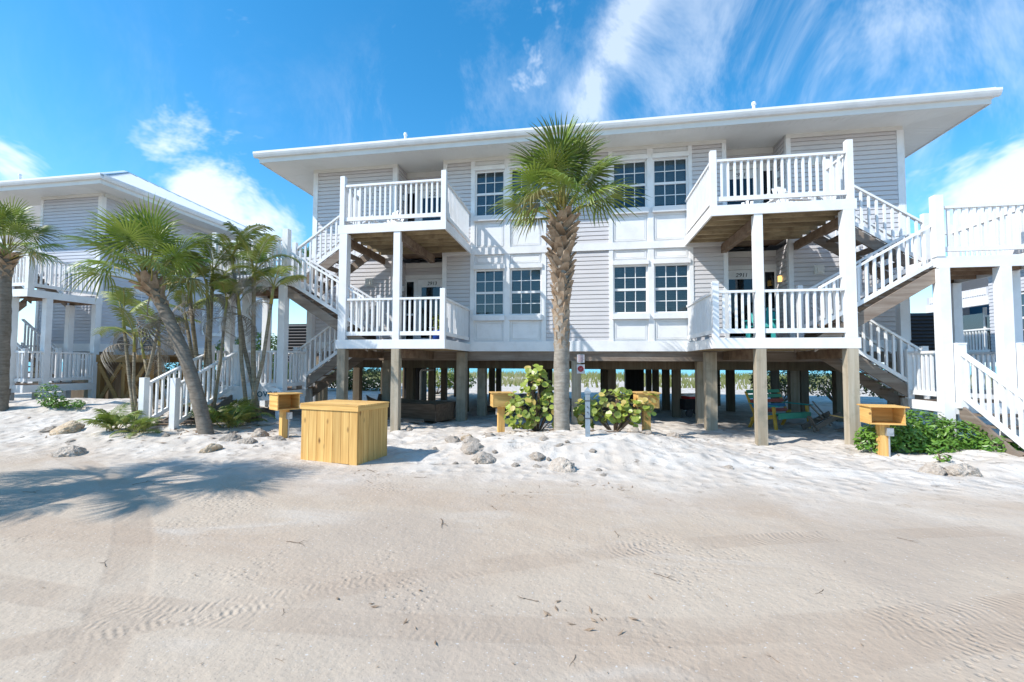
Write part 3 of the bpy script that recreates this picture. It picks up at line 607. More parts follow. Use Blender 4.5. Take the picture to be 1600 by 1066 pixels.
    for i in range(ns_):      # tongue-and-groove boards running out from the wall (front)
        x = sx0+sw_*i; mb.para((x, -1.0, zs), (sw_-.008, 0, 0), (0, 1.0, ZT-zs), (0, 0, .015))
        if full and any(a_-.16 <= x and x+sw_ <= b_+.16 for a_, b_, _ in ALC): mb.box(x, x+sw_-.008, 0.001, AD, ZT, ZT+.015)
    mb.para((sx0, -1.0, zs+.02), (XR+.1-sx0, 0, 0), (0, 1.75, (ZT-zs)*1.0), (0, 0, .01))
    mb.build('soffit', 'soffit', root, kind='stuff')
    for sgn, xw, xe in ((1, XR+.1, ex1-.02), (-1, XL-.1, ex0+.02)):
        if sgn < 0 and not full: continue
        mb = MB(); y = -1.0
        # mitred corner then boards along the side
        mb.poly([(xw, 0, ZT), (xe, -1.0, zs), (xw, -1.0, zs)][::sgn]); mb.poly([(xw, 0, ZT), (xe, 0, zs), (xe, -1.0, zs)][::sgn]); mb.para((xw, -1, zs+.14), (xe-xw, 0, 0), (0, YB+1, 0), (0, 0, .01))
        y = 0.0
        while y < YB:
            mb.para((xw, y, ZT), (xe-xw, 0, zs-ZT), (0, .141, 0), (0, 0, .015))
            y += .148
        mb.build('soffit', 'soffit', root, kind='stuff')
    gx0 = ex0 if full else 1.0
    B('eave_board', 'cream', gx0+.01, ex1-.01, -1.02, -.995, zs-.02, 5.70); B('eave_board', 'cream', ex1-.035, ex1-.01, -.99, ey1, zs-.02, 5.70)
    if full: B('eave_board', 'cream', ex0+.01, ex0+.035, -.99, ey1, zs-.02, 5.70)
    def gutter(p, q, out):
        p, q, out = Vector(p), Vector(q), Vector(out); prof = ((0, 0), (.075, 0), (.105, .05), (.125, .10), (.125, .155), (.115, .155), (.112, .10), (.0, .03)); mb = MB(); n = len(prof)
        pts = [[e+out*a+Vector((0, 0, b_)) for a, b_ in prof] for e in (p, q)]
        for i in range(n): j = (i+1) % n; mb.poly((pts[0][i], pts[0][j], pts[1][j], pts[1][i]))
        mb.poly(pts[0]); mb.poly(pts[1][::-1]); return mb.build('gutter', 'white', root)
    gutter((gx0-.12 if full else gx0, -1.021, 5.655), (ex1+.12, -1.021, 5.655), (0, -1, 0)); gutter((ex1-.009, -1.01, 5.656), (ex1-.009, ey1, 5.656), (1, 0, 0))
    if full: gutter((ex0+.009, -1.01, 5.656), (ex0+.009, ey1, 5.656), (-1, 0, 0))
    # hipped metal roof with ribs
    a0, a1, b0, b1 = ex0-.05, ex1+.05, -1.08, ey1+.05; t = (b1-b0)/2; s = .5; ze = 5.79; zr = ze+t*s; yc = (b0+b1)/2
    P = [Vector(v) for v in ((a0, b0, ze), (a1, b0, ze), (a1, b1, ze), (a0, b1, ze), (a0+t, yc, zr), (a1-t, yc, zr))]
    mb = MB()
    for f in ((0, 1, 5, 4), (1, 2, 5), (2, 3, 4, 5), (3, 0, 4)): mb.poly([P[i] for i in f]); mb.poly([P[i]-Vector((0, 0, .03)) for i in f][::-1])
    for i, j in ((0, 1), (1, 2), (2, 3), (3, 0)): mb.poly((P[i]-Vector((0, 0, .03)), P[j]-Vector((0, 0, .03)), P[j], P[i]))
    rf = mb.build('roof', 'roof', root)
    mb = MB(); st = .305; x = a0+.15
    while x < a1-.1:
        L = min(t, x-a0, a1-x); mb.para((x-.012, b0, ze), (.024, 0, 0), (0, L, L*s), (0, -.011, .024)); x += st
    y = b0+.15
    while y < b1-.1:
        L = min(t, y-b0, b1-y); mb.para((a1, y-.012, ze), (0, .024, 0), (-L, 0, L*s), (.011, 0, .024)); x = 0; y += st
    mb.build('rib', 'roof', rf, kind='stuff')
    mb = MB()
    for i, j in ((0, 4), (1, 5), (2, 5), (3, 4), (4, 5)): mb.beam(P[i]+Vector((0, 0, .015)), P[j]+Vector((0, 0, .015)), .16, .035)
    mb.build('ridge_cap', 'roof', rf)
    for vx in ((-5.2, 4.35) if full else (4.35,)):
        mb = MB(); zz = ze+s*.9; mb.tube(((vx, -.18, zz-.1), (vx, -.18, zz+.20)), .04, 10); mb.tube(((vx, -.18, zz+.17), (vx, -.18, zz+.24)), (.06, .045), 10); mb.build('vent_pipe', 'white', rf)
    # balconies
    for x0, x1, outer, inner in ((-5.95, -3.2, -5.95, -3.2), (2.63, 5.39, 5.39, 2.63)) if full else ((2.63, 5.39, 5.39, 2.63),):
        so = 1 if outer > inner else -1
        for lv, zt in enumerate((Z1, Z2)):
            fb = zt-.215
            B('balcony_fascia', 'white', x0-.0, x1, D, D+.042, fb, zt)
            B('balcony_fascia', 'white', inner, inner-so*-.042, D+.044, -.06, fb, zt)
            B('balcony_fascia', 'white', outer-so*.042, outer, D+.044, -1.70, fb, zt)
            for jy in [D+.36+.37*i for i in range(6)]: B('joist', 'joistwood', x0+.05, x1-.05, jy, jy+.042, fb+.0, zt-.037)
            mx = (-4.42, -4.42) if so < 0 else (3.56, 3.56)
            B('balcony_beam', 'beamwood', mx[0]-.02, mx[0]+.11, D+.12, -.01, fb-.22, fb-.002)
            B('balcony_beam', 'beamwood', outer-so*.10, outer-so*.02, D+.12, -.01, fb-.20, fb-.002)
            deck(root, x0+.045, x1-.045, D+.045, -.065, zt, 'y', 'underwood')
            # posts
            oc = outer-so*.15; mc = mx[0]-.0
            if lv == 0:
                post(root, oc, D+.10, Z1+.001, Z2-.218, .20, name='column'); post(root, mc, D+.10, Z1+.001, Z2-.218, .165, name='column')
                post(root, oc, D+.10, GR-.4, fb-.003, .20, 'piling', name='piling'); post(root, mc, D+.10, GR-.4, fb-.003, .19, 'piling', name='piling')
                railing(root, (oc-so*.11, D+.06, zt), (mc+so*.09, D+.06, zt)); railing(root, (mc-so*.09, D+.06, zt), (inner+so*.12, D+.06, zt))
            else:
                post(root, oc+so*.05, D+.06, zt+.001, zt+1.22, .12, name='newel'); railing(root, (oc-so*.02, D+.06, zt), (inner+so*.12, D+.06, zt))
                railing(root, (outer-so*.09, D+.13, zt), (outer-so*.09, -1.72, zt)); post(root, outer-so*.09, -1.66, zt+.001, zt+1.2, .11, name='newel')
            post(root, inner+so*.07, D+.07, zt+.001, zt+1.2, .12, name='newel')
            railing(root, (inner+so*.06, D+.14, zt), (inner+so*.06, -.07, zt), sp=.118)
    # pilings
    ps = ((-7.9, .1), (-5.75, .1), (-3.42, -.13), (-3.15, 1.35), (-.22, .12), (3.12, -.42), (3.24, 1.0), (6.6, 3.4), (7.55, .1)) if full else ((5.3, .1), (7.55, .1))
    for px, py in ps: post(root, px, py, GR-.4, -.264 if py > .02 else -.03, .26, 'piling', name='piling')
    for py in (2.37, 4.67, 6.97, 9.07):
        for px in ((-7.9, -6.0, -3.9, -1.6, .9, 2.9, 5.2, 7.5) if full else (5.2, 7.5)):
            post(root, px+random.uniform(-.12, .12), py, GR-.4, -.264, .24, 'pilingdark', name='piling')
    return root
main = house('two-storey lilac grey and white stilt house in the middle of the photo', numbers=('2913', '2923', '2911', '2921'))
tr = tower('white switchback stairs on the right end of the middle stilt house', xo=8.52)
tl = tower('white switchback stairs on the left end of the middle stilt house, behind thin palms', mir=-.56, ground_flight='outer', xo=8.9)
LS = (-24.6, 0.5, 0.0)
left = house('blue grey stilt house with white metal roof at the left edge', LS, False, sidm='siding_blue', side_windows=((1.0, .95, .95, 2.3), (4.6, .95, .95, 2.3), (6.6, .95, .95, 2.3), (1.0, .95, 3.9, 5.2)))
tower('white switchback stairs against the left-edge house, behind the leftmost palm', shift=LS, xo=8.52)
#PART2
# ------------------------------------------------------------------ leaves and palms
def fan_leaf(seed, droop, pl=0.88, n=28, L0=0.88):
    r = random.Random(seed); mb = MB()
    pp = [(pl*t, 0, 0.10*math.sin(t*2.2)) for t in (0, .25, .5, .75, 1)]
    mb.tube(pp, (.028, .022, .017, .014, .012), 5, mi=1); hx, hz = pp[-1][0], pp[-1][2]
    half = R(128)
    for i in range(n):
        u = -1+2*(i+.5)/n; th = u*half+r.uniform(-.02, .02); dth = 2*half/n
        L = L0*(0.70+0.30*math.cos(th*0.62))*r.uniform(.92, 1.06); dr = droop*r.uniform(.7, 1.35); bend = r.random() < .22
        # fan hung on a recurved rib: the middle of the leaf arches down, the sides are lifted
        ox = hx+0.16*(math.cos(th)*.5+.5)
        rows = []
        for s in (.04, .24, .44, .64, .82, 1.0):
            d = L*s; z = hz+0.30*abs(math.sin(th))*d*(1-.6*s)-dr*L*(s**2.4)*(1.25 if bend and s > .6 else 1)-.10*(math.cos(th)*.5+.5)*s*s
            cut = 1-.25*dr*s*s
            cx, cy = ox+math.cos(th)*d*cut, math.sin(th)*d*cut
            w = min(d*dth*1.0, .056) if s <= .25 else .054*max(0.0, (1-(s-.24)/.76))**.55
            px, py = -math.sin(th)*w/2, math.cos(th)*w/2
            rows.append(((cx-px, cy-py, z), (cx, cy, z+.42*w), (cx+px, cy+py, z)))
        k = len(mb.v)
        for q in rows[:-1]: mb.v += list(q)
        mb.v.append(rows[-1][1])
        for j in range(len(rows)-2):
            a = k+3*j; mb.f += [(a, a+1, a+4, a+3), (a+1, a+2, a+5, a+4)]; mb.mi += [0, 0]
        a = k+3*(len(rows)-2); t = len(mb.v)-1; mb.f += [(a, a+1, t), (a+1, a+2, t)]; mb.mi += [0, 0]
    return mb
FAN = [fan_leaf(i, dr).mesh('palm_leaf', ['palm', 'greenstem'], True) for i, dr in enumerate((.08, .18, .28, .40, .52))]
FANOLD = [fan_leaf(20+i, dr).mesh('palm_leaf', ['palmold', 'greenstem'], True) for i, dr in enumerate((.45, .65))]
FANDEAD = [fan_leaf(40, 1.1).mesh('palm_leaf', ['deadleaf', 'deadleaf'], True)]
def sabal(label, base, top, r0, r1, boots, nleaf=30, sc=1.0, seed=0, bend=(0, 0, 0), dead=0, group=None, lo=-58, bootr=.40, leafz=0.15, bark='bark'):
    """cabbage palm: ringed trunk, criss-cross leaf bases, fan leaves. base/top in world, boots = (start, end) along the trunk 0..1"""
    rr = random.Random(seed); base, top, bend = Vector(base), Vector(top), Vector(bend)
    root = thing('sabal_palm', label, 'palm tree', base, rr.uniform(0, .1), group); root.rotation_euler = (0, 0, 0)
    A = top-base
    def at(t): return A*t+bend*(4*t*(1-t))
    mb = MB(); N_ = 34; n = 14; pts = [at(-.06+1.06*i/(N_-1)) for i in range(N_)]
    rad = [r0*(1.18 if i == 0 else 1.12 if i == 1 else 1.0)+(r1-r0)*i/(N_-1)+rr.uniform(-.5, .5)*.012 for i in range(N_)]
    mb.tube(pts, rad, n, jit=.05); mb.build('trunk', bark, root, True)
    mb = MB(); Ht = A.length; b0, b1 = boots; k = int((b1-b0)*Ht*46*max(1, r1/.2))
    ax = A.normalized(); e1 = Vector((1, 0, 0)); e1 = (e1-ax*e1.dot(ax)).normalized(); e2 = ax.cross(e1)
    for i in range(k):
        t = b0+(b1-b0)*(i+.5)/k; an = i*2.39996+rr.uniform(-.15, .15); q = (t-b0)/(b1-b0)
        rad_ = r0+(r1-r0)*t; big = .55+.65*min(1, q*1.25); o = at(t)+(e1*math.cos(an)+e2*math.sin(an))*rad_*.92
        out = e1*math.cos(an)+e2*math.sin(an); sd = ax.cross(out); le = rr.uniform(.20, .32)*big*sc; w = rr.uniform(.10, .15)*big*sc; tilt = (rr.uniform(.25, .5)+.28*q)*(bootr/.40)*(.30+.75*min(1, max(0, (q-.22)/.5)))*(1 if q < .9 else .75)
        sk = sd*rr.choice((-1, 1))*le*.30; tip = o+ax*le*(1-.3*tilt)+out*le*tilt*1.1+sk; th = .05*big*sc
        p = [o-sd*w, o+sd*w, tip+sd*w*.42, tip-sd*w*.42]; inn = [v-out*th-ax*.01 for v in p]
        i0 = len(mb.v); mb.v += [tuple(v) for v in p+inn]
        for f in ((0, 1, 2, 3), (4, 7, 6, 5), (0, 4, 5, 1), (1, 5, 6, 2), (2, 6, 7, 3), (3, 7, 4, 0)): mb.f.append(tuple(i0+v for v in f)); mb.mi.append(0)
    mb.build('leaf_bases', 'boot', root, kind='stuff')
    c = A*1.0
    for i in range(nleaf):
        q = (i+.5)/nleaf; az = i*2.39996+rr.uniform(-.25, .25); el = R(84+(lo-84)*q**.95+rr.uniform(-8, 8))
        ms = FAN[min(4, int(q*3.4+rr.random()*1.3))] if q < .93 else rr.choice(FANOLD)
        if i >= nleaf-dead: ms = FANDEAD[0]; el = R(-72)
        rot = (Matrix.Rotation(az, 3, 'Z') @ Matrix.Rotation(-el, 3, 'Y') @ Matrix.Rotation(rr.uniform(-.5, .5), 3, 'X')).to_euler()
        o = c+ax*(leafz*(1-q)-.10*q)+Vector((math.cos(az), math.sin(az), 0))*r1*.55
        link('leaf', ms, root, o, rot, sc*rr.uniform(.86, 1.08))
    return root
def pz(x, y, d=0.0): return (x, y, H(x, y)-d)
def top(x, y, z): return (x, y, z)
sabal('tall cabbage palm in front of the middle house, criss-cross leaf bases up its trunk', pz(-.49, -3.1, .05), (-.49, -3.1, 2.70), .168, .148, (.37, 1.0), 29, .90, 3, bootr=.47, lo=15, leafz=.46)
sabal('leaning cabbage palm with a bare grey curved trunk, left of the wooden bin', pz(-7.72, -4.5, .05), (-9.42, -4.3, 1.34), .142, .115, (.84, 1.02), 23, .86, 5, bend=(.17, 0, .03), dead=1, bootr=.48, lo=4, leafz=.4, bark='barkdark')
sabal('cabbage palm cut by the left edge of the photo, in front of the left house', pz(-14.95, -3.3, .05), (-15.05, -3.3, 2.4), .15, .13, (.84, 1.02), 22, .74, 9, dead=0, lo=4, leafz=.4, bootr=.55, bark='barkdark')
sabal('cabbage palm on the lane left of the photo, only its shadow in view', pz(-10.5, -10.2, .05), (-10.3, -10.2, 2.7), .17, .15, (.7, 1.02), 30, 1.0, 12)
sabal('distant cabbage palm showing above the stairs between the two houses', pz(-16.6, 13.5, .05), (-16.6, 13.5, 5.2), .2, .18, (.6, 1.02), 26, 1.15, 15)

def pinnate(seed, L=1.5, n=26, arch=1.1, ll=.42, mats=('areca', 'greenstem'), droop=.5, lw=.017):
    r = random.Random(seed); mb = MB(); pts = []; p = Vector((0, 0, 0)); a = R(62); N_ = 16
    for i in range(N_):
        pts.append(p.copy()); p = p+Vector((math.cos(a), 0, math.sin(a)))*(L/N_); a -= arch*1.9/N_*(.4+1.2*i/N_)
    mb.tube(pts, [.016*(1-.8*i/N_)+.002 for i in range(N_)], 5, mi=1)
    for i in range(n):
        t = .24+.74*(i+.5)/n; k = t*(N_-1); j = int(k); pt = pts[j].lerp(pts[min(j+1, N_-1)], k-j); d = (pts[min(j+1, N_-1)]-pts[max(j-1, 0)]).normalized()
        le = ll*(.55+.9*math.sin(math.pi*min(1, t*.92)))*.75*r.uniform(.85, 1.15)
        for sd in (-1, 1):
            out = (d*.75+Vector((0, sd, 0))*1.0+Vector((0, 0, .35))).normalized(); w = lw; row = []
            for s in (0, .3, .65, 1):
                q = pt+out*le*s-Vector((0, 0, 1))*le*droop*r.uniform(.85, 1.2)*s**2; ww = w*(.6, 1.2, .9, .08)[(0, .3, .65, 1).index(s)]; wv = d*ww
                row.append((q-wv, q+wv))
            i0 = len(mb.v)
            for q in row: mb.v += [tuple(q[0]), tuple(q[1])]
            for s in range(3): mb.f.append((i0+2*s, i0+2*s+1, i0+2*s+3, i0+2*s+2)); mb.mi.append(0)
    return mb
PIN = [pinnate(i, 1.35+.1*i, arch=ar).mesh('palm_frond', ['areca', 'greenstem'], True) for i, ar in enumerate((.5, .8, 1.1, 1.35))]
PIND = [pinnate(30+i, 1.15, 15, ar, .34, droop=1.3, lw=.008).mesh('palm_frond', ['deadleaf', 'deadleaf'], True) for i, ar in enumerate((1.6, 2.0, 1.2))]
def areca(label, base, stems, seed, group='thin stemmed palms beside the left stairs'):
    rr = random.Random(seed); root = thing('cluster_palm', label, 'palm', base, 0, group); b = Vector(base)
    for (tx, ty, tz, r_, nf, nd) in stems:
        o = Vector((rr.uniform(-.16, .16), rr.uniform(-.12, .12), -.08)); t = Vector((tx, ty, tz))-b; mid = o.lerp(t, .5)+Vector((rr.uniform(-.1, .1), 0, rr.uniform(.0, .12)))
        mb = MB(); mb.tube([o, o.lerp(mid, .5)+Vector((0, 0, .04)), mid, mid.lerp(t, .5), t], (r_*1.15, r_, r_*.92, r_*.86, r_*.8), 8); mb.build('stem', 'stem', root, True)
        up_ = (t-mid).normalized(); mb = MB(); mb.tube([t-up_*.02, t+up_*.45], (r_*.95, r_*.55), 8); mb.build('crownshaft', 'greenstem', root, True)
        for i in range(nf): link('frond', PIN[rr.randrange(4)], root, t+up_*rr.uniform(.25, .42), (rr.uniform(-.2, .2), rr.uniform(-.25, .3), i*2.4+rr.uniform(0, 1)), rr.uniform(.62, .95))
        for i in range(nd): link('frond', PIND[rr.randrange(3)], root, t+up_*rr.uniform(-.05, .12), (rr.uniform(-.3, .3), rr.uniform(.5, 1.1), i*2.7+rr.uniform(0, 6)), rr.uniform(.6, .95), label='dead grey hanging frond')
areca('clump of thin palms with ochre stems, just right of the leaning cabbage palm', pz(-9.3, -2.95), ((-9.75, -2.9, 1.15, .055, 5, 3), (-10.0, -2.7, .5, .05, 4, 2), (-9.05, -3.0, 1.55, .05, 5, 3), (-9.3, -2.8, .9, .04, 4, 2)), 1)
areca('clump of thin palms with grey leaning stems and dead fronds, left of the wooden box', pz(-7.75, -3.1), ((-8.45, -3.0, 1.85, .05, 6, 2), (-7.85, -3.05, 1.5, .055, 6, 3), (-7.30, -3.15, 1.05, .045, 5, 2), (-8.1, -3.2, .8, .045, 4, 3)), 2)
areca('thin palm with splayed ochre stems in front of the left ground stairs', pz(-10.1, -3.75), ((-10.75, -3.7, .35, .04, 3, 2), (-9.75, -3.7, .75, .04, 3, 2), (-10.35, -3.8, -.1, .035, 3, 2)), 4)
areca('thin palm with mostly dead fronds behind the leaning cabbage palm', pz(-8.7, -3.4), ((-8.9, -3.3, 1.2, .04, 3, 3), (-8.35, -3.35, .75, .035, 3, 3)), 6)
areca('low thin palm with dead drooping fronds beside the cross-braced platform', pz(-11.0, -2.5), ((-11.6, -2.4, -.25, .04, 3, 2), (-11.1, -2.45, .1, .04, 3, 1)), 3)

# ------------------------------------------------------------------ shrubs
def leafcloud(mb, c, rad, n, size, rr, mi=0, flat=.6, keep=None):
    c = Vector(c)
    for _ in range(n):
        while True:
            v = Vector((rr.uniform(-1, 1), rr.uniform(-1, 1), rr.uniform(-1, 1)))
            if .25 < v.length < 1: break
        v = v.normalized()*v.length**.5
        p = c+Vector((v.x*rad[0], v.y*rad[1], v.z*rad[2]))
        if keep and not keep(p): continue
        nrm = (v*.8+Vector((rr.uniform(-.7, .7), rr.uniform(-.7, .7), flat+rr.uniform(-.4, .6)))).normalized(); a = nrm.orthogonal().normalized(); a = Matrix.Rotation(rr.uniform(0, 6.3), 3, nrm) @ a; b = nrm.cross(a)
        s = size*rr.uniform(.7, 1.25); w = s*.42
        q = [p-a*s*.5, p-a*s*.1+b*w*.5-nrm*s*.05, p+a*s*.25+b*w*.45-nrm*s*.04, p+a*s*.6, p+a*s*.25-b*w*.45-nrm*s*.04, p-a*s*.1-b*w*.5-nrm*s*.05]
        i0 = len(mb.v); mb.v += [tuple(x) for x in q]; mb.f += [(i0, i0+1, i0+2, i0+3), (i0, i0+3, i0+4, i0+5)]; mb.mi += [mi, mi]
def branches(mb, base, tips, rr, r=.012):
    for t in tips:
        b, t = Vector(base), Vector(t); m_ = b.lerp(t, .5)+Vector((rr.uniform(-.1, .1), rr.uniform(-.1, .1), rr.uniform(0, .1))); mb.tube([b, m_, t], (r*1.3, r, r*.5), 5)
def seagrape_leaf(m_):
    mb = MB(); r_ = 1.0; ring = [(r_*math.cos(t)*1.02, r_*math.sin(t)*1.1, .16*abs(math.sin(t))) for t in [2*math.pi*i/10 for i in range(10)]]
    for i in range(10): mb.poly(((0.1, 0, -.04), ring[i], ring[(i+1) % 10]))
    mb.poly(((-1.0, .02, 0), (-1.0, -.02, 0), (-1.5, 0, -.2))); return mb.mesh('sea_grape_leaf', m_)
SG = [seagrape_leaf('seagrape'), seagrape_leaf('seagrapey')]
def seagrape(label, base, blobs, n, seed, yel=.12):
    rr = random.Random(seed); root = thing('sea_grape_bush', label, 'bush', base, 0, 'sea grape bushes round the central palm'); mb = MB()
    tips = [Vector(b[0])+Vector((rr.uniform(-.5, .5)*b[1][0], rr.uniform(-.5, .5)*b[1][1], rr.uniform(-.2, .5)*b[1][2])) for b in blobs for _ in range(5)]
    branches(mb, (0, 0, -.1), tips, rr, .013); mb.build('branches', 'twig', root, True)
    for i in range(n):
        b = rr.choices(blobs, [q[2] for q in blobs])[0]
        while True:
            v = Vector((rr.uniform(-1, 1), rr.uniform(-1, 1), rr.uniform(-1, 1)))
            if .3 < v.length < 1: break
        v = v.normalized()*v.length**.5; p = Vector(b[0])+Vector((v.x*b[1][0], v.y*b[1][1], v.z*b[1][2]))
        if p.z < .06: p.z = .06+rr.random()*.1
        nrm = (v*.6+Vector((rr.uniform(-.6, .6), -.45+rr.uniform(-.5, .5), .65+rr.uniform(-.4, .5)))).normalized(); q = nrm.to_track_quat('Z', 'X').to_matrix() @ Matrix.Rotation(rr.uniform(0, 6.3), 3, 'Z')
        link('leaf', SG[1 if rr.random() < (yel+b[3]) else 0], root, p, q.to_euler(), rr.uniform(.040, .075))
seagrape('round-leaved sea grape bush left of the central palm trunk', pz(-1.03, -2.85), (((-.02, .05, .90), (.34, .3, .42), 1.7, 0), ((-.32, -.05, .38), (.42, .35, .36), 2.4, 0), ((.36, .1, .5), (.3, .3, .48), 1.6, 0), ((-.02, 0, 1.26), (.24, .2, .16), .5, .02), ((-.52, 0, .70), (.16, .2, .14), .35, .1)), 290, 4)
seagrape('low round-leaved sea grape bush with yellowing leaves right of the grey metal post', pz(.60, -2.75), (((-.1, 0, .52), (.46, .32, .36), 2.2, 0), ((.42, -.08, .46), (.38, .3, .34), 1.6, .05), ((.68, -.08, .66), (.20, .2, .22), .9, .8), ((-.55, .1, .36), (.28, .25, .34), 1.0, 0), ((.15, 0, .82), (.18, .2, .14), .4, .1)), 285, 6)
def shrub(name, label, cat, base, blobs, n, size, m_, seed, group=None, keep=None, kind=None, stem=None):
    rr = random.Random(seed); root = thing(name, label, cat, base, 0, group); mb = MB(); b0 = Vector(base)
    tot = sum(b[1][0]*b[1][1] for b in blobs)
    for c, rad in blobs: leafcloud(mb, c, rad, int(n*rad[0]*rad[1]/tot), size, rr, keep=(lambda p: p.z > -.02))
    mb.build('foliage', m_, root, kind='stuff'); mb = MB()
    branches(mb, (0, 0, -.05), [Vector(c)+Vector((rr.uniform(-.6, .6)*rad[0], rr.uniform(-.6, .6)*rad[1], 0)) for c, rad in blobs for _ in range(stem or 5)], rr, .01)
    mb.build('stems', 'twig', root); return root
shrub('glossy_shrub', 'dense low dark green shrub beside the right-hand ground stairs', 'shrub', pz(6.0, -2.85), (((-.35, -.25, .22), (.55, .42, .36)), ((.15, .0, .34), (.55, .42, .36)), ((.62, -.15, .24), (.5, .38, .30)), ((1.05, -.42, .12), (.42, .30, .20)), ((-.78, -.42, .15), (.35, .28, .28)), ((.2, -.5, .08), (.4, .22, .16))), 5200, .085, 'shrub', 1)
shrub('glossy_shrub', 'tiny green seedling in the sand in front of the low dark green shrub', 'shrub', pz(5.75, -4.05), (((0, 0, .06), (.12, .1, .07)),), 45, .07, 'shrub', 2)
shrub('glossy_shrub', 'small sparse green bush in front of the left house landing', 'shrub', pz(-14.0, -2.9), (((0, 0, .35), (.3, .25, .32)), ((.25, 0, .15), (.3, .25, .16)), ((.7, .1, .1), (.3, .2, .12))), 700, .08, 'shrub', 3)
shrub('round_hedge', 'bright yellow-green hedge behind the railing between the left and middle houses', 'hedge', (-12.6, 3.2, -1.9), (((-.9, 0, 1.9), (1.0, .7, .65)), ((.2, 0, 2.1), (1.1, .7, .65)), ((1.2, 0, 1.9), (.8, .7, .7)), ((0, 0, 1.0), (1.8, .7, .9))), 5200, .13, 'hedge', 4)
for i, (x, y, w, h) in enumerate(((8.2, 8.5, 1.4, 1.55), (10.6, 9.2, 1.5, 1.6), (12.6, 8.6, 1.4, 1.5))):
    shrub('scrub_hedge', ('olive scrub bush with bare stems seen behind the painted bench', 'olive scrub bush with bare stems seen beside the right front post', 'olive scrub bush under the right-hand stairs')[i], 'bush', (x, y, -1.95), (((0, 0, h*.68), (w*.9, .8, h*.36)), ((-.5, 0, h*.5), (w*.5, .7, h*.35)), ((.6, 0, h*.5), (w*.5, .7, h*.35))), 1500, .12, 'olive', 10+i, 'scrub behind the middle house', stem=14)
shrub('scrub_hedge', 'green shrub seen under the left end of the middle house', 'bush', (-7.6, 10.6, -1.95), (((0, 0, 1.0), (1.3, .8, .7)), ((1.2, 0, .7), (1.0, .7, .5))), 1500, .14, 'hedge', 14, 'scrub behind the middle house', stem=10)
for i, (x, y) in enumerate(((-24.5, 11.5), (-20.5, 12), (-16.6, 11.6), (-13.2, 12.6))):
    shrub('scrub_hedge', ('dark scrub seen under the left house, leftmost', 'dark scrub seen under the left house behind the lower railing', 'dark scrub seen through the crossed braces of the platform', 'dark scrub behind the left ground stairs')[i], 'bush', (x, y, -1.95), (((0, 0, 1.0), (2.1, .8, 1.0)), ((-.8, 0, .6), (1.4, .7, .7)), ((.9, 0, .6), (1.4, .7, .7))), 2600, .18, 'olive', 30+i, 'scrub behind the left house', stem=10)
def spiky(label, base, n, le, seed, m_='areca'):
    rr = random.Random(seed); root = thing('palm_seedling', label, 'plant', base, 0, 'small palm-like plants at the foot of the thin palms'); me = PIN
    for i in range(n): link('frond', PIN[rr.randrange(3)], root, (rr.uniform(-.18, .18), rr.uniform(-.14, .14), -.03), (rr.uniform(-.35, .35), rr.uniform(-.2, .5), i*2.4+rr.uniform(-.3, .3)), rr.uniform(.30, .5)*le)
    for i in range(5): link('frond', FAN[rr.randrange(1, 4)], root, (rr.uniform(-.18, .18), rr.uniform(-.1, .1), 0), (0, R(-rr.uniform(25, 60)), i*1.3+rr.uniform(0, 1)), rr.uniform(.28, .42)*le)
spiky('bushy seedling palm at the foot of the newel post, left of the leaning trunk', pz(-9.7, -4.75), 15, 1.15, 1)
spiky('bushy seedling palm right of the leaning trunk, in front of the white board', pz(-7.8, -3.75), 18, 1.3, 2)
spiky('yellowish seedling palm left of the leaning trunk, nearest the sand path', pz(-8.95, -4.85), 10, .85, 3)

# dune grass and beach beyond the houses
def dunes():
    rr = random.Random(5); mb = MB()
    for _ in range(15000):
        y = rr.uniform(19, 46); x = rr.uniform(-40, 42); g = noise.noise((x*.16, y*.2, 2.0))
        if g < -.12+.006*(30-y): continue
        h = rr.uniform(.30, .75); z = H(x, y)-.03; dx = rr.uniform(-.3, .3); w = rr.uniform(.03, .06)
        i0 = len(mb.v); mb.v += [(x-w, y, z), (x+w, y, z), (x+dx*.5+w*.6, y+.05, z+h*.6), (x+dx*.5-w*.6, y+.05, z+h*.6), (x+dx, y+.1, z+h)]; mb.f += [(i0, i0+1, i0+2, i0+3), (i0+3, i0+2, i0+4)]; mb.mi += [0, 0]
    o = mb.build('dune_grass', 'dunegrass'); tag(o, 'yellow-green grass on the low dune in front of the sea', 'grass', kind='stuff')
dunes()

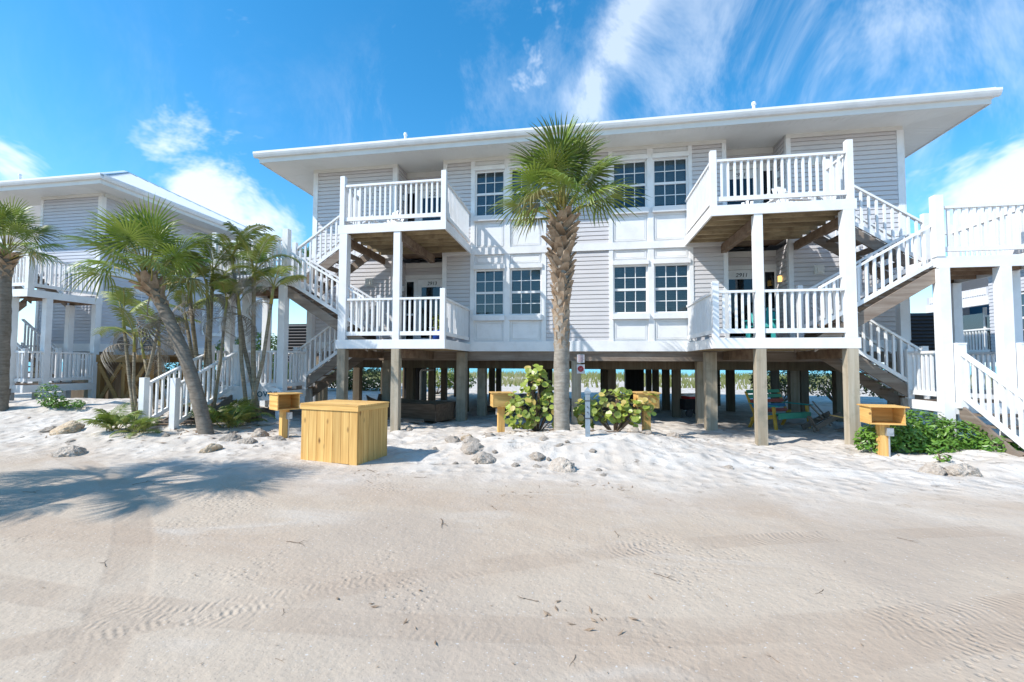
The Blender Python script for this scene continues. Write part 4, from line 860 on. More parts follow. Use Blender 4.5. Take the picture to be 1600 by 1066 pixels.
# ------------------------------------------------------------------ small timber things
def bin_box():
    root = thing('wooden_bin', 'large new pine plank bin with a lid on the sand, left of centre', 'bin', (-4.08, -5.49, H(-4.1, -5.5)-.01), R(-11)); w, d, h = 1.15, .82, .90
    def side(o, u, L, n, nrm):
        o, u, nrm = Vector(o), Vector(u), Vector(nrm); pw = L/n
        for i in range(n):
            g = .004; mb = MB(); p = o+u*(pw*i+g); mb.para(p+Vector((0, 0, random.uniform(.0, .012))), u*(pw-2*g), nrm*.022, (0, 0, h)); mb.build('plank', 'pine_z', root)
    side((-w/2, -d/2, 0), (1, 0, 0), w, 7, (0, 1, 0)); side((w/2, -d/2+.024, 0), (0, 1, 0), d-.024, 6, (-1, 0, 0)); side((-w/2, -d/2+.024, 0), (0, 1, 0), d-.024, 6, (1, 0, 0)); side((-w/2+.024, d/2-.024, 0), (1, 0, 0), w-.048, 7, (0, 1, 0))
    mb = MB(); mb.box(-w/2+.022, w/2-.022, -d/2+.022, d/2-.022, .02, h-.01); mb.build('lining', 'black', root)
    for i in range(5): mb = MB(); yy = -d/2-.02+(d+.04)*i/5; mb.box(-w/2-.02, w/2+.02, yy+.003, yy+(d+.04)/5-.003, h+.028, h+.052); mb.build('lid_board', 'pine_x', root)
    mb = MB(); mb.box(-w/2-.018, w/2+.018, -d/2-.018, -d/2-.001, h-.045, h+.025); mb.build('lid_trim', 'pine_x', root); mb = MB(); mb.box(w/2+.001, w/2+.018, -d/2, d/2, h-.043, h+.025); mb.build('lid_trim', 'pine_y', root)
    mb = MB(); mb.box(-w/2-.018, -w/2-.001, -d/2, d/2, h-.043, h+.025); mb.build('lid_trim', 'pine_y', root)
bin_box()
def hood_box(label, loc, rz, ph=.56, bw=.52, bd=.40, bh=.30):
    root = thing('hooded_box', label, 'wooden box', loc, rz, 'wooden hood boxes on posts')
    mb = MB(); mb.box(-.075, .075, -.075, .075, -.15, ph); mb.build('post', 'pine_z', root)
    z = ph; B = lambda nm, m_, *a: MB().box(*a).build(nm, m_, root)
    B('floor_board', 'pine_x', -bw/2, bw/2, -bd/2, bd/2, z, z+.022); B('side_board', 'pine_y', -bw/2, -bw/2+.022, -bd/2+.01, bd/2, z+.023, z+bh); B('side_board', 'pine_y', bw/2-.022, bw/2, -bd/2+.01, bd/2, z+.023, z+bh)
    B('back_board', 'pine_x', -bw/2+.023, bw/2-.023, bd/2-.024, bd/2-.002, z+.023, z+bh)
    mb = MB(); mb.para((-bw/2-.03, -bd/2-.06, z+bh+.003), (bw+.06, 0, 0), (0, bd+.09, .0), (0, 0, .02)); mb.build('roof_board', 'pine_x', root)
    mb = MB(); mb.box(.0, .10, -.155, -.077, ph-.20, ph-.06); mb.tube(((.05, -.157, ph-.13), (.05, -.165, ph-.13)), .035, 10); mb.build('outlet_box', 'metal', root); mb = MB(); mb.tube(((.05, -.10, -.05), (.05, -.10, ph-.20)), .014, 8); mb.build('conduit', 'metal', root)
hood_box('open wooden hood box on a post, right, in front of the low dark green shrub', pz(5.2, -3.5), R(-6))
hood_box('open wooden hood box on a post, left, just behind the plank bin', pz(-6.25, -4.05), R(58), bw=.46, bd=.42, bh=.32)
hood_box('closed-looking wooden hood box on a post, left of the sea grape bush', pz(-1.89, -2.45), R(200), bw=.44)
hood_box('wooden hood box almost hidden by the yellowing sea grape leaves', pz(1.27, -2.6), R(188), bw=.44)

def meter_post():
    root = thing('metal_post', 'short blue-grey metal post standing in the sand by the central palm', 'post', pz(.03, -3.9), 0)
    mb = MB(); mb.box(-.045, .045, -.045, .045, -.2, .80); mb.build('shaft', 'postmetal', root); mb = MB(); mb.box(-.06, .06, -.055, .055, .801, .845); mb.poly(((-.06, -.055, .846), (.06, -.055, .846), (0, 0, .93))); mb.poly(((.06, -.055, .846), (.06, .055, .846), (0, 0, .93))); mb.poly(((.06, .055, .846), (-.06, .055, .846), (0, 0, .93))); mb.poly(((-.06, .055, .846), (-.06, -.055, .846), (0, 0, .93))); mb.build('cap', 'postmetal', root)
    for z in (.66, .33): mb = MB(); mb.box(-.058, .058, -.053, .053, z, z+.014); mb.build('strap', 'darkgrey', root)
    for z in (.55, .45): mb = MB(); mb.tube(((0, -.05, z), (0, -.062, z)), .012, 8); mb.build('bolt', 'darkgrey', root)
meter_post()
def signs():
    root = thing('notice_board', 'white notice with small red lettering on the front beam, right of the palm trunk', 'sign', (-.10, -.03, -.33)); mb = MB(); mb.box(-.10, .10, -.012, 0, .02, .24); mb.build('plate', 'signwhite', root)
    for i, (w, z) in enumerate(((.15, .205), (.16, .17), (.12, .14), (.15, .11), (.13, .08), (.14, .05))): mb = MB(); mb.box(-w/2, w/2, -.014, -.0125, z, z+.010); mb.build('print_line', 'signred', root)
    root = thing('round_sign', 'white square sign with a red disc below the notice, right of the palm trunk', 'sign', (-.10, -.03, -.61)); mb = MB(); mb.box(-.105, .105, -.012, 0, 0, .25); mb.build('plate', 'signwhite', root)
    mb = MB(); mb.tube(((0, -.0125, .13), (0, -.0155, .13)), .082, 24); mb.build('disc', 'signred', root)
    mb = MB(); mb.beam((-.05, -.018, .165), (.0, -.018, .12), .003, .018, upv=(0, 1, 0)); mb.beam((.05, -.018, .165), (.0, -.018, .12), .003, .018, upv=(0, 1, 0)); mb.beam((-.05, -.018, .10), (.05, -.018, .10), .003, .018, upv=(0, 1, 0)); mb.build('symbol', 'signwhite', root)
    
signs()
def paddleboard():
    root = thing('paddleboard', 'white paddleboard with dark teal lettering on edge below the left stair landing', 'paddleboard', (-8.35, -2.72, -1.28), 0); mb = MB(); L = 2.3; pr = []
    for i in range(25):
        t = -1+2*i/24; h = .17*(1-abs(t)**6)**.5+.001; pr.append((t*L/2, h))
    for i in range(24):
        (x0, h0), (x1, h1) = pr[i], pr[i+1]
        mb.poly(((x0, -.04, .17-h0), (x1, -.04, .17-h1), (x1, -.04, .17+h1), (x0, -.04, .17+h0))); mb.poly(((x0, .04, .17+h0), (x1, .04, .17+h1), (x1, .04, .17-h1), (x0, .04, .17-h0))); mb.poly(((x0, -.04, .17+h0), (x1, -.04, .17+h1), (x1, .04, .17+h1), (x0, .04, .17+h0))); mb.poly(((x0, .04, .17-h0), (x1, .04, .17-h1), (x1, -.04, .17-h1), (x0, -.04, .17-h0)))
    mb.build('board', 'white', root); link('lettering', text_mesh('over', .30, .002, 'tealink'), root, (.72, -.043, .09), (R(90), 0, 0))
paddleboard()

# ------------------------------------------------------------------ under and around the house
def bench():
    root = thing('painted_bench', 'yellow-legged bench with blue, green and red slats under the right balcony', 'bench', (5.0, .35, H(5, .3)), R(33)); w = 1.25
    for sx in (-1, 1):
        x = sx*w/2
        mb = MB(); mb.beam((x, -.36, 0), (x, -.30, .58), .035, .09, upv=(1, 0, 0)); mb.build('leg', 'yellow', root); mb = MB(); mb.beam((x, .38, 0), (x, .16, .42), .035, .09, upv=(1, 0, 0)); mb.build('leg', 'yellow', root)
        mb = MB(); mb.beam((x, -.34, .34), (x, .34, .20), .035, .10); mb.build('side_rail', 'yellow', root); mb = MB(); mb.beam((x, -.42, .60), (x, .34, .62), .12, .025); mb.build('armrest', 'teal', root); mb = MB(); mb.beam((x, .18, .25), (x, .48, .92), .035, .07, upv=(1, 0, 0)); mb.build('back_post', 'yellow', root)
    for i, c in enumerate(('slatgreen', 'slatblue', 'teal', 'slatblue', 'slatgreen', 'teal')): mb = MB(); y = -.40+.11*i; z = .40-.025*i; mb.box(-w/2+.02, w/2-.02, y, y+.095, z, z+.022); mb.build('seat_slat', c, root)
    mb = MB(); mb.box(-w/2+.02, w/2-.02, -.425, -.405, .28, .42); mb.build('apron', 'slatgreen', root)
    for i, c in enumerate(('slatred', 'slatblue', 'slatred', 'slatgreen', 'slatgreen')): mb = MB(); t = .3+.13*i; mb.para((-w/2, .10+.42*t, .10+.94*t), (w, 0, 0), (0, .035, .085), (0, -.02, .008)); mb.build('back_slat', c, root)
bench()
def lumber():
    root = thing('broken_chair', 'collapsed weathered grey wooden chair beside the right front post', 'broken chair', (5.85, -.02, H(5.9, 0)), R(10))
    for a, b, w, h in (((-.42, -.25, .05), (.42, -.05, .42), .04, .13), ((-.42, .15, .05), (.35, .25, .40), .04, .13), ((-.55, -.30, .38), (-.30, -.22, .02), .09, .03), ((-.25, .1, .62), (.15, -.05, .12), .12, .03), ((-.05, .3, .70), (.3, .1, .15), .12, .03), ((.1, -.32, .06), (.75, -.1, .10), .10, .03), ((-.1, .0, .28), (.35, .4, .30), .10, .03)): mb = MB(); mb.beam(a, b, w, h); mb.build('plank', 'grey_x', root)
    p = thing('loose_plank', 'new yellow board propped between the collapsed chair and the wooden box', 'plank', (6.05, -.35, H(6, -.3))); mb = MB(); mb.beam((-.2, 0, .42), (.55, -.15, .28), .09, .025); mb.build('board', 'pine_x', p)
lumber()
def wagon():
    root = thing('beach_wagon', 'black folding beach wagon under the house behind the two thick pilings', 'wagon', (3.35, 2.5, -1.95), R(25)); mb = MB(); mb.box(-.5, .5, -.28, .28, .22, .25); 
    for a in ((-.5, .5, -.28, -.26, .25, .55), (-.5, .5, .26, .28, .25, .55), (-.5, -.48, -.26, .26, .25, .55), (.48, .5, -.26, .26, .25, .55)): mb.box(*a)
    mb.build('tub', 'black', root)
    for x in (-.36, .36):
        for y in (-.30, .30): mb = MB(); mb.tube(((x, y-.03, .12), (x, y+.03, .12)), .12, 14); mb.build('wheel', 'darkgrey', root)
    mb = MB(); mb.tube(((.5, 0, .3), (.75, 0, .6), (.95, 0, .95)), .015, 6); mb.tube(((.95, -.12, .95), (.95, .12, .95)), .018, 6); mb.build('pull_handle', 'black', root)
    root = thing('cooler', 'red cooler with a white lid on the black beach wagon', 'cooler', (3.42, 2.5, -1.69), R(25)); mb = MB(); mb.box(-.36, .36, -.22, .22, 0, .36); mb.build('body', 'red', root); mb = MB(); mb.box(-.375, .375, -.235, .235, .362, .43); mb.build('lid', 'white', root)
wagon()
def skiff():
    root = thing('wooden_skiff', 'dark old plank skiff lying under the left balcony behind the bin', 'boat', (-4.95, -.35, H(-5, -.3)-.03), R(-14)); L = 2.5
    def st(t): return (.52*(1-.55*max(0, -t)**2.2), .04+.16*max(0, -t)**2)
    N_ = 10; T = [-1+2*i/N_ for i in range(N_+1)]
    for sd in (-1, 1):
        for k in range(3):
            mb = MB()
            for i in range(N_):
                q = []
                for t in (T[i], T[i+1]):
                    hw, z = st(t); q.append([(t*L/2, sd*(hw-.12+.06*(k+a)), z+.155*(k+a)) for a in (0, 1)])
                o = Vector((0, -sd*.018, 0)); a, b, c, d = Vector(q[0][0]), Vector(q[1][0]), Vector(q[1][1]), Vector(q[0][1]); mb.poly((a, b, c, d)); mb.poly((d+o, c+o, b+o, a+o)); mb.poly((d, c, c+o, d+o))
            mb.build('side_plank', 'oldboat', root)
    mb = MB()
    for i in range(N_):
        (h0, z0), (h1, z1) = st(T[i]), st(T[i+1]); x0, x1 = T[i]*L/2, T[i+1]*L/2; mb.poly(((x0, -h0+.12, z0), (x0, h0-.12, z0), (x1, h1-.12, z1), (x1, -h1+.12, z1))); mb.poly(((x0, -h0+.12, z0-.03), (x1, -h1+.12, z1-.03), (x1, h1-.12, z1-.03), (x0, h0-.12, z0-.03)))
    mb.build('bottom', 'oldboat', root); hw, z = st(1); mb = MB(); mb.box(L/2-.03, L/2+.0, -hw+.02, hw-.02, z, z+.46); mb.build('transom', 'oldboat', root)
    for x in (-.3, .55): mb = MB(); hw, z = st(x/1.25); mb.box(x-.13, x+.13, -hw+.07, hw-.07, z+.24, z+.265); mb.build('thwart', 'oldboat', root)
    for i, (a, b) in enumerate((((-.9, -.62, .04), (1.0, -.75, .06)), ((-.7, -.74, .05), (1.1, -.88, .04)))):
        p = thing('loose_plank', ('rough plank lying on the sand against the old skiff, the upper one', 'rough plank lying on the sand against the old skiff, nearest the camera')[i], 'plank', (-4.95, -.35, H(-5, -.9)), R(-14)); mb = MB(); mb.beam(a, b, .11, .045); mb.build('board', 'grey_x', p)
skiff()
def cabinet(label, x, y, w, d, h, z=-1.95):
    root = thing('utility_cabinet', label, 'cabinet', (x, y, z)); mb = MB(); mb.box(-w/2, w/2, -d/2, d/2, .05, h); mb.build('case', 'black', root)
    for i in range(int(w/.16)): mb = MB(); xx = -w/2+.16*i; mb.box(xx+.02, xx+.14, -d/2-.02, -d/2-.002, .08, h-.03); mb.build('door_board', 'black', root)
cabinet('tall black utility cabinet under the left part of the house', -6.7, 5.0, .75, .6, 1.45); cabinet('narrow black utility cabinet under the right part of the house', 2.0, 6.4, .7, .6, 1.45)
def pipes():
    root = thing('vent_loop', 'grey inverted-U pipe standing under the house behind the bin', 'pipe', (-5.9, 4.0, -1.95)); mb = MB(); p = [(-.22, 0, 0), (-.22, 0, 1.25)]+[(-.12-.10*math.cos(t*math.pi/6), 0, 1.25+.10*math.sin(t*math.pi/6)) for t in range(1, 4)]+[(.3, 0, 1.36)]; mb.tube(p, .045, 10); mb.build('tube', 'pvc', root, True)
    mb = MB(); mb.tube(((-.1, 3.1, -.36), (4.4, 3.1, -.40)), .045, 8); mb.build('drain_pipe', 'pvc', main, True)
pipes()
def stored():
    for y in (1.2, 3.5, 5.8, 8.0): mb = MB(); mb.box(XL+.2, XR-.2, y, y+.05, -.50, -.035); mb.build('floor_joist', 'pilingdark', main)
    for i, (x, y, L, rz, lab) in enumerate(((-2.2, 3.0, 2.6, .15, 'stack of dark boards stored under the house left of the palm'), (.9, 3.6, 2.2, -.1, 'stack of dark boards stored under the house right of the palm'))):
        r_ = thing('lumber_stack', lab, 'lumber', (x, y, -1.97), rz)
        for k in range(7): mb = MB(); o = random.uniform(-.12, .12); mb.box(-L/2+o, L/2+o, -.28+.19*(k % 3), -.11+.19*(k % 3), .06*(k//3)+.02, .06*(k//3)+.07); mb.build('board', 'oldboat', r_)
    r_ = thing('kayak', 'pale upturned kayak stored under the house behind the left hood box', 'kayak', (-1.7, 5.3, -1.93), .25); mb = MB(); T = [-1+2*i/16 for i in range(17)]; pr = []
    for t in T: w = .36*(1-abs(t)**2.4)+.01; pr.append([(t*1.6, w*math.cos(a), .42*(1-abs(t)**3)*math.sin(a)+.02) for a in [math.pi*j/8 for j in range(9)]])
    for i in range(16):
        for j in range(8): mb.poly((pr[i][j], pr[i+1][j], pr[i+1][j+1], pr[i][j+1]))
    mb.build('hull', 'signwhite', r_, True)
stored()
def platform():
    root = thing('braced_platform', 'brown timber equipment platform with crossed braces beside the left house', 'platform', (-14.6, .3, H(-14.6, .3)), 0); h = 1.55; w = 1.9; d = 1.2
    for x in (-w/2, 0, w/2):
        for y in (-d/2, d/2): mb = MB(); mb.box(x-.07, x+.07, y-.07, y+.07, -.2, h-.2); mb.build('post', 'pineold_z', root)
    for y in (-d/2-.095, d/2+.055): mb = MB(); mb.box(-w/2-.1, w/2+.1, y, y+.04, h-.2, h); mb.build('beam', 'pineold_x', root)
    for x in (-w/2, 0):
        mb = MB(); mb.beam((x+.05, -d/2-.09, .05), (x+w/2-.05, -d/2-.09, h-.25), .035, .13); mb.build('brace', 'pineold_x', root); mb = MB(); mb.beam((x+.05, -d/2-.128, h-.25), (x+w/2-.05, -d/2-.128, .05), .035, .13); mb.build('brace', 'pineold_x', root)
    for i in range(8): mb = MB(); y = -d/2-.1+.17*i; mb.box(-w/2-.1, w/2+.1, y, y+.16, h+.002, h+.04); mb.build('deck_board', 'pineold_x', root)
    for k, x in enumerate((-15.05, -14.1)):
        r2 = thing('air_conditioner', ('grey air-conditioner unit at the left of the timber platform', 'grey air-conditioner unit at the right of the timber platform')[k], 'air conditioner', (x, .3, H(-14.6, .3)+h+.042)); mb = MB(); mb.box(-.38, .38, -.32, .32, .0, .68); mb.build('case', 'grey', r2); mb = MB(); mb.tube(((0, -.322, .36), (0, -.332, .36)), .25, 20); mb.build('fan_grille', 'darkgrey', r2)
        for i in range(5): mb = MB(); mb.box(-.36, .36, -.345, -.335, .08+.13*i, .09+.13*i); mb.build('grille_bar', 'grey', r2)
platform()
def louver(label, x, y, z, w, h):
    root = thing('louvred_screen', label, 'screen', (x, y, z)); mb = MB(); mb.box(-w/2, -w/2+.05, -.04, .04, 0, h); mb.box(w/2-.05, w/2, -.04, .04, 0, h); mb.build('frame', 'darkgrey', root); mb = MB(); mb.box(-w/2+.05, w/2-.05, .03, .04, 0, h); mb.build('backing', 'black', root)
    n = int(h/.10)
    for i in range(n): mb = MB(); zz = h*i/n; mb.para((-w/2+.05, -.035, zz+.01), (w-.1, 0, 0), (0, .055, .06), (0, -.008, .008)); mb.build('slat', 'darkgrey', root)
    mb = MB(); 
    for sx in (-1, 1): mb = MB(); mb.box(sx*w/2-.05, sx*w/2+.05, .045, .12, GR-.1-z, h); mb.build('post', 'white', root)
louver('dark louvred screen beyond the right stairs', 9.75, 2.6, -.35, 1.0, 1.55); louver('dark louvred screen beyond the left stairs', -10.2, 2.2, -.35, 1.3, 1.4)

# neighbour on the right: pale house end with sliding glass and small balcony
def neighbour():
    root = thing('neighbour_house', 'pale blue-grey house end with blue reflecting glass at the right edge', 'house', (0, 0, GR), 0, None, wo=(0, 0, GR)); B = lambda nm, m_, *a: MB().box(*a).build(nm, m_, root); X0 = 13.5
    siding(root, (X0, 5.35, 0), (0, -1, 0), .55, -.2, 3.0, (-1, 0, 0), 'siding_blue'); B('wall', 'siding_blue', X0+.005, X0+.2, 4.8, 5.35, -.2, 3.0)
    siding(root, (X0, 4.6, 0), (0, -1, 0), 3.4, -.2, .35, (-1, 0, 0), 'siding_blue'); siding(root, (X0, 4.8, 0), (0, -1, 0), 3.6, 2.0, 3.0, (-1, 0, 0), 'siding_blue'); B('wall', 'siding_blue', X0+.005, X0+.2, 1.2, 4.6, -.2, .35); B('wall', 'siding_blue', X0+.005, X0+.2, 1.2, 4.8, 2.0, 3.0)
    window(root, (X0-.02, 4.62, 0), (0, -1, 0), 1.1, .4, 1.95, (-1, 0, 0), glass='glassblue'); B('trim_board', 'white', X0-.04, X0+.03, 4.62, 4.80, -.2, 2.0)
    window(root, (X0-.02, 3.4, 0), (0, -1, 0), 1.1, .4, 1.95, (-1, 0, 0), glass='glassblue')
    # porch: roof beam, sliding doors set back, railing
    B('porch_beam', 'white', X0-.05, X0+.15, 5.36, 8.2, 1.75, 2.05); B('porch_frieze', 'siding_blue', X0-.02, X0+.12, 5.36, 8.2, 2.06, 2.35); B('porch_floor', 'white', X0-.06, X0+1.2, 5.36, 8.2, -.2, .02)
    mb = MB()
    for i in range(26): y = 5.45+.10*i; mb.box(X0-.05, X0-.021, y, y+.045, 2.10, 2.33)
    mb.build('dentils', 'white', root, kind='stuff')
    B('door_frame', 'white', X0+.55, X0+.62, 5.36, 5.42, .02, 1.75); B('door_frame', 'white', X0+.55, X0+.62, 6.30, 6.38, .02, 1.75); B('door_frame', 'white', X0+.55, X0+.62, 7.35, 7.43, .02, 1.75); B('door_frame', 'white', X0+.55, X0+.62, 5.42, 6.30, 1.40, 1.46)
    B('pane', 'glassblue', X0+.575, X0+.585, 5.42, 6.30, .05, 1.40); B('pane', 'glassblue', X0+.575, X0+.585, 6.38, 7.35, .05, 1.55); B('room_recess', 'slatblue', X0+1.3, X0+1.4, 5.0, 8.2, -.2, 2.4)
    railing(root, (X0-.02, 5.4, .02), (X0-.02, 8.1, .02), h=.92); B('roof_slab', 'white', X0-.5, X0+6, 1.0, 8.4, 3.0, 3.2); B('wall', 'siding_blue', X0+.2, X0+6, 8.0, 8.2, -.2, 3.0)
    for y in (2.0, 4.9, 8.0): post(root, X0+.12, y, GR-.3, -.2, .24, 'piling', name='piling')
neighbour()

# ------------------------------------------------------------------ furniture on the balconies
def adirondack(label, loc, rz, m_='white', sc=1.0, group='white slatted chairs on the upper balconies'):
    root = thing('slatted_chair', label, 'chair', loc, rz, group); root.scale = (sc,)*3
    for sx in (-1, 1): mb = MB(); mb.beam((sx*.28, -.34, 0), (sx*.28, -.30, .52), .03, .10, upv=(1, 0, 0)); mb.build('leg', m_, root); mb = MB(); mb.beam((sx*.26, -.36, .34), (sx*.26, .50, .04), .03, .10); mb.build('side_rail', m_, root); mb = MB(); mb.beam((sx*.31, -.42, .54), (sx*.31, .32, .54), .12, .024); mb.build('armrest', m_, root)
    for i in range(5): mb = MB(); y = -.38+.105*i; z = .385-.036*i; mb.box(-.26, .26, y, y+.09, z, z+.02); mb.build('seat_slat', m_, root)
    for i in range(5): mb = MB(); x = -.20+.1*i; mb.beam((x*.9, .14, .20), (x*1.25, .42, .98-abs(i-2)**2*.04), .085, .02, upv=(0, -1, .3)); mb.build('back_slat', m_, root)
adirondack('white slatted chair on the upper right balcony, nearest the corner post', (4.75, -1.15, Z2), R(10)); adirondack('white slatted chair on the upper right balcony, nearer the door', (3.95, -.75, Z2), R(-20), sc=.8)
adirondack('white slatted chair on the upper left balcony, nearest the stairs', (-5.35, -1.0, Z2), R(-15)); adirondack('white slatted chair on the upper left balcony, in front of the siding', (-4.75, -.7, Z2), R(20), sc=.72)
adirondack('turquoise slatted chair on the lower right balcony', (4.3, -.55, Z1), R(-25), 'teal', .95, None)
def pot():
    root = thing('potted_plant', 'leafy plant in a cobalt blue pot on the lower left balcony', 'plant', (-3.72, -1.45, Z1)); mb = MB(); mb.tube(((0, 0, 0), (0, 0, .08), (0, 0, .24), (0, 0, .30)), (.10, .14, .15, .12), 14); mb.build('pot', 'blueglaze', root, True)
    mb = MB(); leafcloud(mb, (0, 0, .52), (.14, .14, .22), 90, .12, random.Random(3)); mb.build('foliage', 'seagrape', root, kind='stuff')
pot()
def bench_small():
    root = thing('white_stool', 'small white slatted stool by the lower left door', 'stool', (-4.0, -.55, Z1)); 
    for x in (-.18, .18):
        for y in (-.14, .14): mb = MB(); mb.box(x-.02, x+.02, y-.02, y+.02, 0, .42); mb.build('leg', 'white', root)
    for i in range(4): mb = MB(); mb.box(-.22, .22, -.17+.088*i, -.17+.088*i+.075, .421, .44); mb.build('slat', 'white', root)
bench_small()

# ------------------------------------------------------------------ rocks, twigs and litter
import bmesh
def rock_mesh(seed, m_):
    bm = bmesh.new(); bmesh.ops.create_icosphere(bm, subdivisions=4, radius=1)
    for v in bm.verts:
        p = v.co.copy(); n1 = noise.noise(p*.9+Vector((seed*7.1, 0, 0))); n2 = noise.fractal(p*2.0+Vector((0, seed*3.3, 0)), 1.0, 2.2, 5)
        v.co = p*(1+.42*n1+.20*n2+.07*noise.fractal(p*6.5, 1.0, 2.1, 3)); q_ = Vector((.3, -.6, .75)); q2 = Vector((-.7, -.3, .5)); d_ = v.co.dot(q_)-.62; v.co -= q_*max(0, d_)*.8; d_ = v.co.dot(q2)-.55; v.co -= q2*max(0, d_)*.8; v.co.z *= .75
    me = bpy.data.meshes.new('rock'); bm.to_mesh(me); bm.free(); me.materials.append(M[m_]); return me
ROCK = [rock_mesh(i, 'rock') for i in range(5)]+[rock_mesh(9, 'rocktan')]
RK = ((-1.66, -5.40, .21, 0, 'craggy grey limestone lump at the front left of the white sand mound'), (-.40, -5.68, .24, 1, 'broad pale boulder at the front foot of the white sand mound'), (-.80, -5.20, .13, 2, 'cracked brown rock just left of the broad pale boulder'),
      (-2.55, -4.1, .19, 3, 'grey rock at the left end of the white sand mound'), (-2.15, -4.3, .16, 4, 'rock with a pointed top behind the craggy limestone lump'), (-1.95, -4.9, .22, 1, 'flat pale rock between the mound edge and the craggy lump'), (-2.35, -3.75, .12, 5, 'small tan rock at the back left of the sand mound'), (-1.85, -3.8, .12, 2, 'small dark upright rock on the sand mound'),
      (.95, -2.95, .15, 4, 'white rock at the foot of the sea grape bush by the hidden box'), (1.2, -2.98, .14, 3, 'grey rock leaning on the hidden hood box post'), (1.75, -3.0, .15, 0, 'pale rock at the right end of the sand mound'), (5.5, -4.75, .23, 2, 'flat layered rock right, in front of the low dark green shrub'), (5.15, -4.7, .18, 1, 'half-buried pinkish rock left of the flat layered rock'),
      (-4.1, -2.35, .13, 1, 'white rock against the left middle balcony post'), (-10.9, -4.75, .27, 5, 'tan pointed rock at the far left of the sand bank'), (-11.35, -4.7, .18, 0, 'low grey rock left of the tan pointed rock'), (-10.8, -3.75, .20, 4, 'buff rock behind the tan pointed rock'), (-10.4, -3.2, .22, 2, 'wide brownish rock on the left sand bank, furthest back'),
      (-8.8, -6.25, .23, 3, 'flat grey rock at the edge of the lane, lower left'), (-6.75, -5.45, .16, 5, 'orange-tan rock at the lane edge left of the bin'), (-6.9, -4.8, .17, 0, 'pale rock beside the leaning palm foot'), (-6.45, -4.85, .15, 4, 'rounded pale rock between the leaning palm and the bin'), (-6.1, -4.45, .16, 2, 'grey rock at the foot of the left hood box'), (-6.7, -4.2, .20, 1, 'big half-buried rock behind the left hood box'), (-9.2, -4.7, .10, 3, 'small dark rock among dry fronds on the left sand bank'))
_r = random.Random(77)
RK += tuple((_r.gauss(cx, sx), _r.gauss(cy, sy), _r.uniform(.035, .085), _r.randrange(5), lb) for cx, sx, cy, sy, nn, lb in ((-1.7, .55, -4.6, .5, 12, 'small broken limestone piece at the left of the sand mound'), (.2, .9, -5.1, .35, 8, 'small stone on the front face of the sand mound'), (-8.5, 1.6, -4.6, .6, 10, 'small stone on the left sand bank')) for _ in range(nn))
for i, (x, y, s, k, lab) in enumerate(RK):
    o = link('rock', ROCK[k], None, (x, y, H(x, y)+s*(.05 if s > .1 else -.15)), (random.uniform(-.3, .3), random.uniform(-.3, .3), random.uniform(0, 6.3)), (s*random.uniform(.9, 1.15), s*random.uniform(.8, 1), s*random.uniform(.75, 1))); tag(o, lab, 'rock', 'limestone rocks on the sand')
def twig_mesh(seed):
    r = random.Random(seed); mb = MB(); p = Vector((-.5, 0, .01)); pts = [p]; a = r.uniform(-.3, .3)
    for i in range(7): a += r.uniform(-.45, .45); p = p+Vector((math.cos(a), math.sin(a), r.uniform(-.05, .06)))*.14; pts.append(p)
    mb.tube(pts, [.017-.0016*i for i in range(8)], 5); q = pts[4]; mb.tube([q, q+Vector((.1, .14, .05)), q+Vector((.25, .2, .02))], (.014, .01, .005), 5); return mb.mesh('twig', 'twig', True)
TW = [twig_mesh(i) for i in range(4)]
TP = ((-1.5, -8.35, .34), (-2.6, -9.05, .28), (-.45, -9.6, .20), (.55, -9.1, .22), (-3.2, -6.35, .34), (-2.3, -6.55, .30), (-2.9, -6.9, .24), (1.6, -9.15, .16), (-1.05, -7.7, .22), (-3.9, -9.7, .2), (.2, -8.3, .22), (.95, -7.0, .2), (-5.8, -7.6, .32), (-6.8, -8.2, .3), (-.6, -6.7, .2), (-.2, -6.35, .16), (2.9, -7.9, .2), (-4.4, -7.2, .2), (1.25, -6.3, .16), (.95, -10.0, .12), (-.15, -10.25, .14), (-2.0, -10.1, .12), (3.6, -6.0, .2), (-1.7, -10.55, .10))
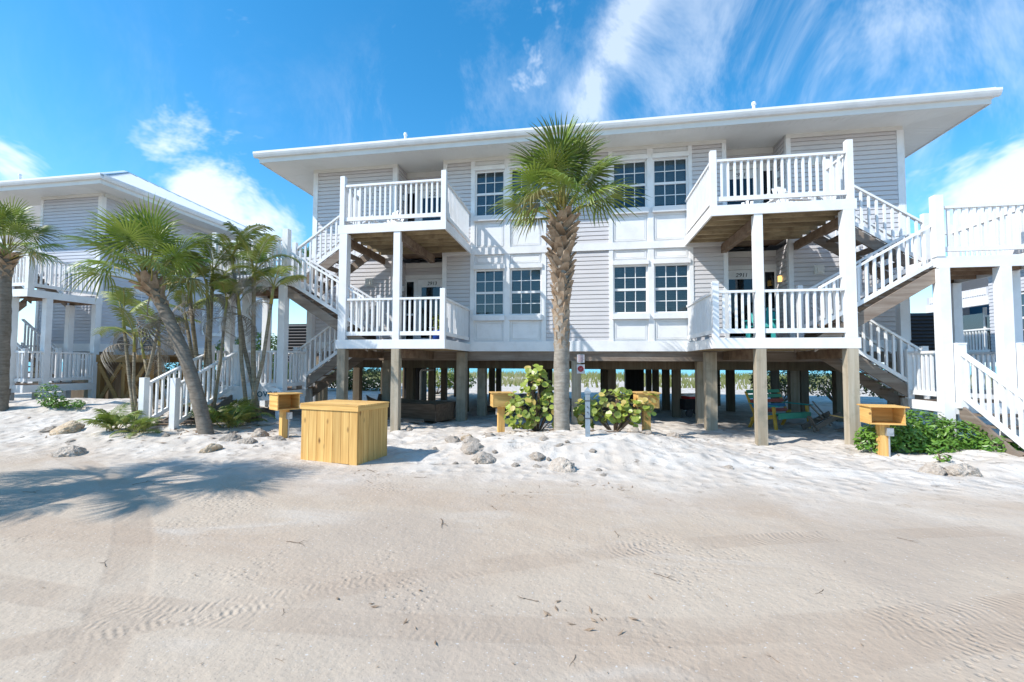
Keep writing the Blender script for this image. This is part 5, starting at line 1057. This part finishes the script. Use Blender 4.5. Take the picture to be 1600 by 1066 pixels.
for i, (x, y, s) in enumerate(TP):
    o = link('twig', TW[i % 4], None, (x, y, H(x, y, True)+.012*s), (0, 0, random.uniform(0, 6.3)), (s*.85, s*.85, s*.6)); tag(o, 'thin dry brown twig lying on the sand lane', 'twig', 'dry twigs scattered on the lane')
for i, (x, y, s, a, lab) in enumerate(((-8.6, -4.35, 1.5, .15, 'long dark dry branch reaching left from the leaning palm foot'), (-9.6, -3.7, 1.6, -.1, 'long grey dry branch on the left sand bank'), (-9.9, -4.05, 1.3, .5, 'stubby dead frond stalk on the left sand bank'), (.55, -3.35, 1.1, .2, 'dry branch lying behind the grey metal post'))):
    o = link('fallen_branch', TW[i], None, (x, y, H(x, y, True)+.03), (0, 0, a), (s, s, s*.9)); tag(o, lab, 'branch', 'fallen branches on the sand')
def litter():
    rr = random.Random(8); mb = MB()
    def bit(x, y, s):
        z = H(x, y, True)+.006; a = rr.uniform(0, 6.3); u = Vector((math.cos(a), math.sin(a), rr.uniform(-.1, .25)))*s; v = Vector((-math.sin(a), math.cos(a), rr.uniform(-.2, .3)))*s*rr.uniform(.15, .4); p = Vector((x, y, z)); mb.poly((p-u, p+v, p+u+Vector((0, 0, s*.2)), p-v))
    for _ in range(420): bit(rr.gauss(-.2, 1.0), rr.gauss(-3.0, .28), rr.uniform(.02, .06))
    for _ in range(380): bit(rr.gauss(-8.6, 1.5), rr.gauss(-3.9, .6), rr.uniform(.02, .09))
    for _ in range(260): bit(rr.uniform(-12, 8), rr.uniform(-6, -2.2), rr.uniform(.01, .035))
    for _ in range(420): bit(rr.uniform(-8, 6), rr.uniform(-11.8, -5.5), rr.uniform(.004, .016))
    for _ in range(90): cx, cy = rr.choice(((-3.0, -6.5), (-.9, -7.1), (.3, -6.6), (-1.2, -10.0), (-.1, -9.8), (-5.5, -7.5))); bit(rr.gauss(cx, .22), rr.gauss(cy, .12), rr.uniform(.01, .04))
    for _ in range(120): bit(rr.gauss(6.0, .9), rr.gauss(-3.5, .3), rr.uniform(.01, .04))
    o = mb.build('leaf_litter', 'litter'); tag(o, 'brown dead leaves and plant scraps scattered over the sand', 'leaf litter', kind='stuff')
litter()
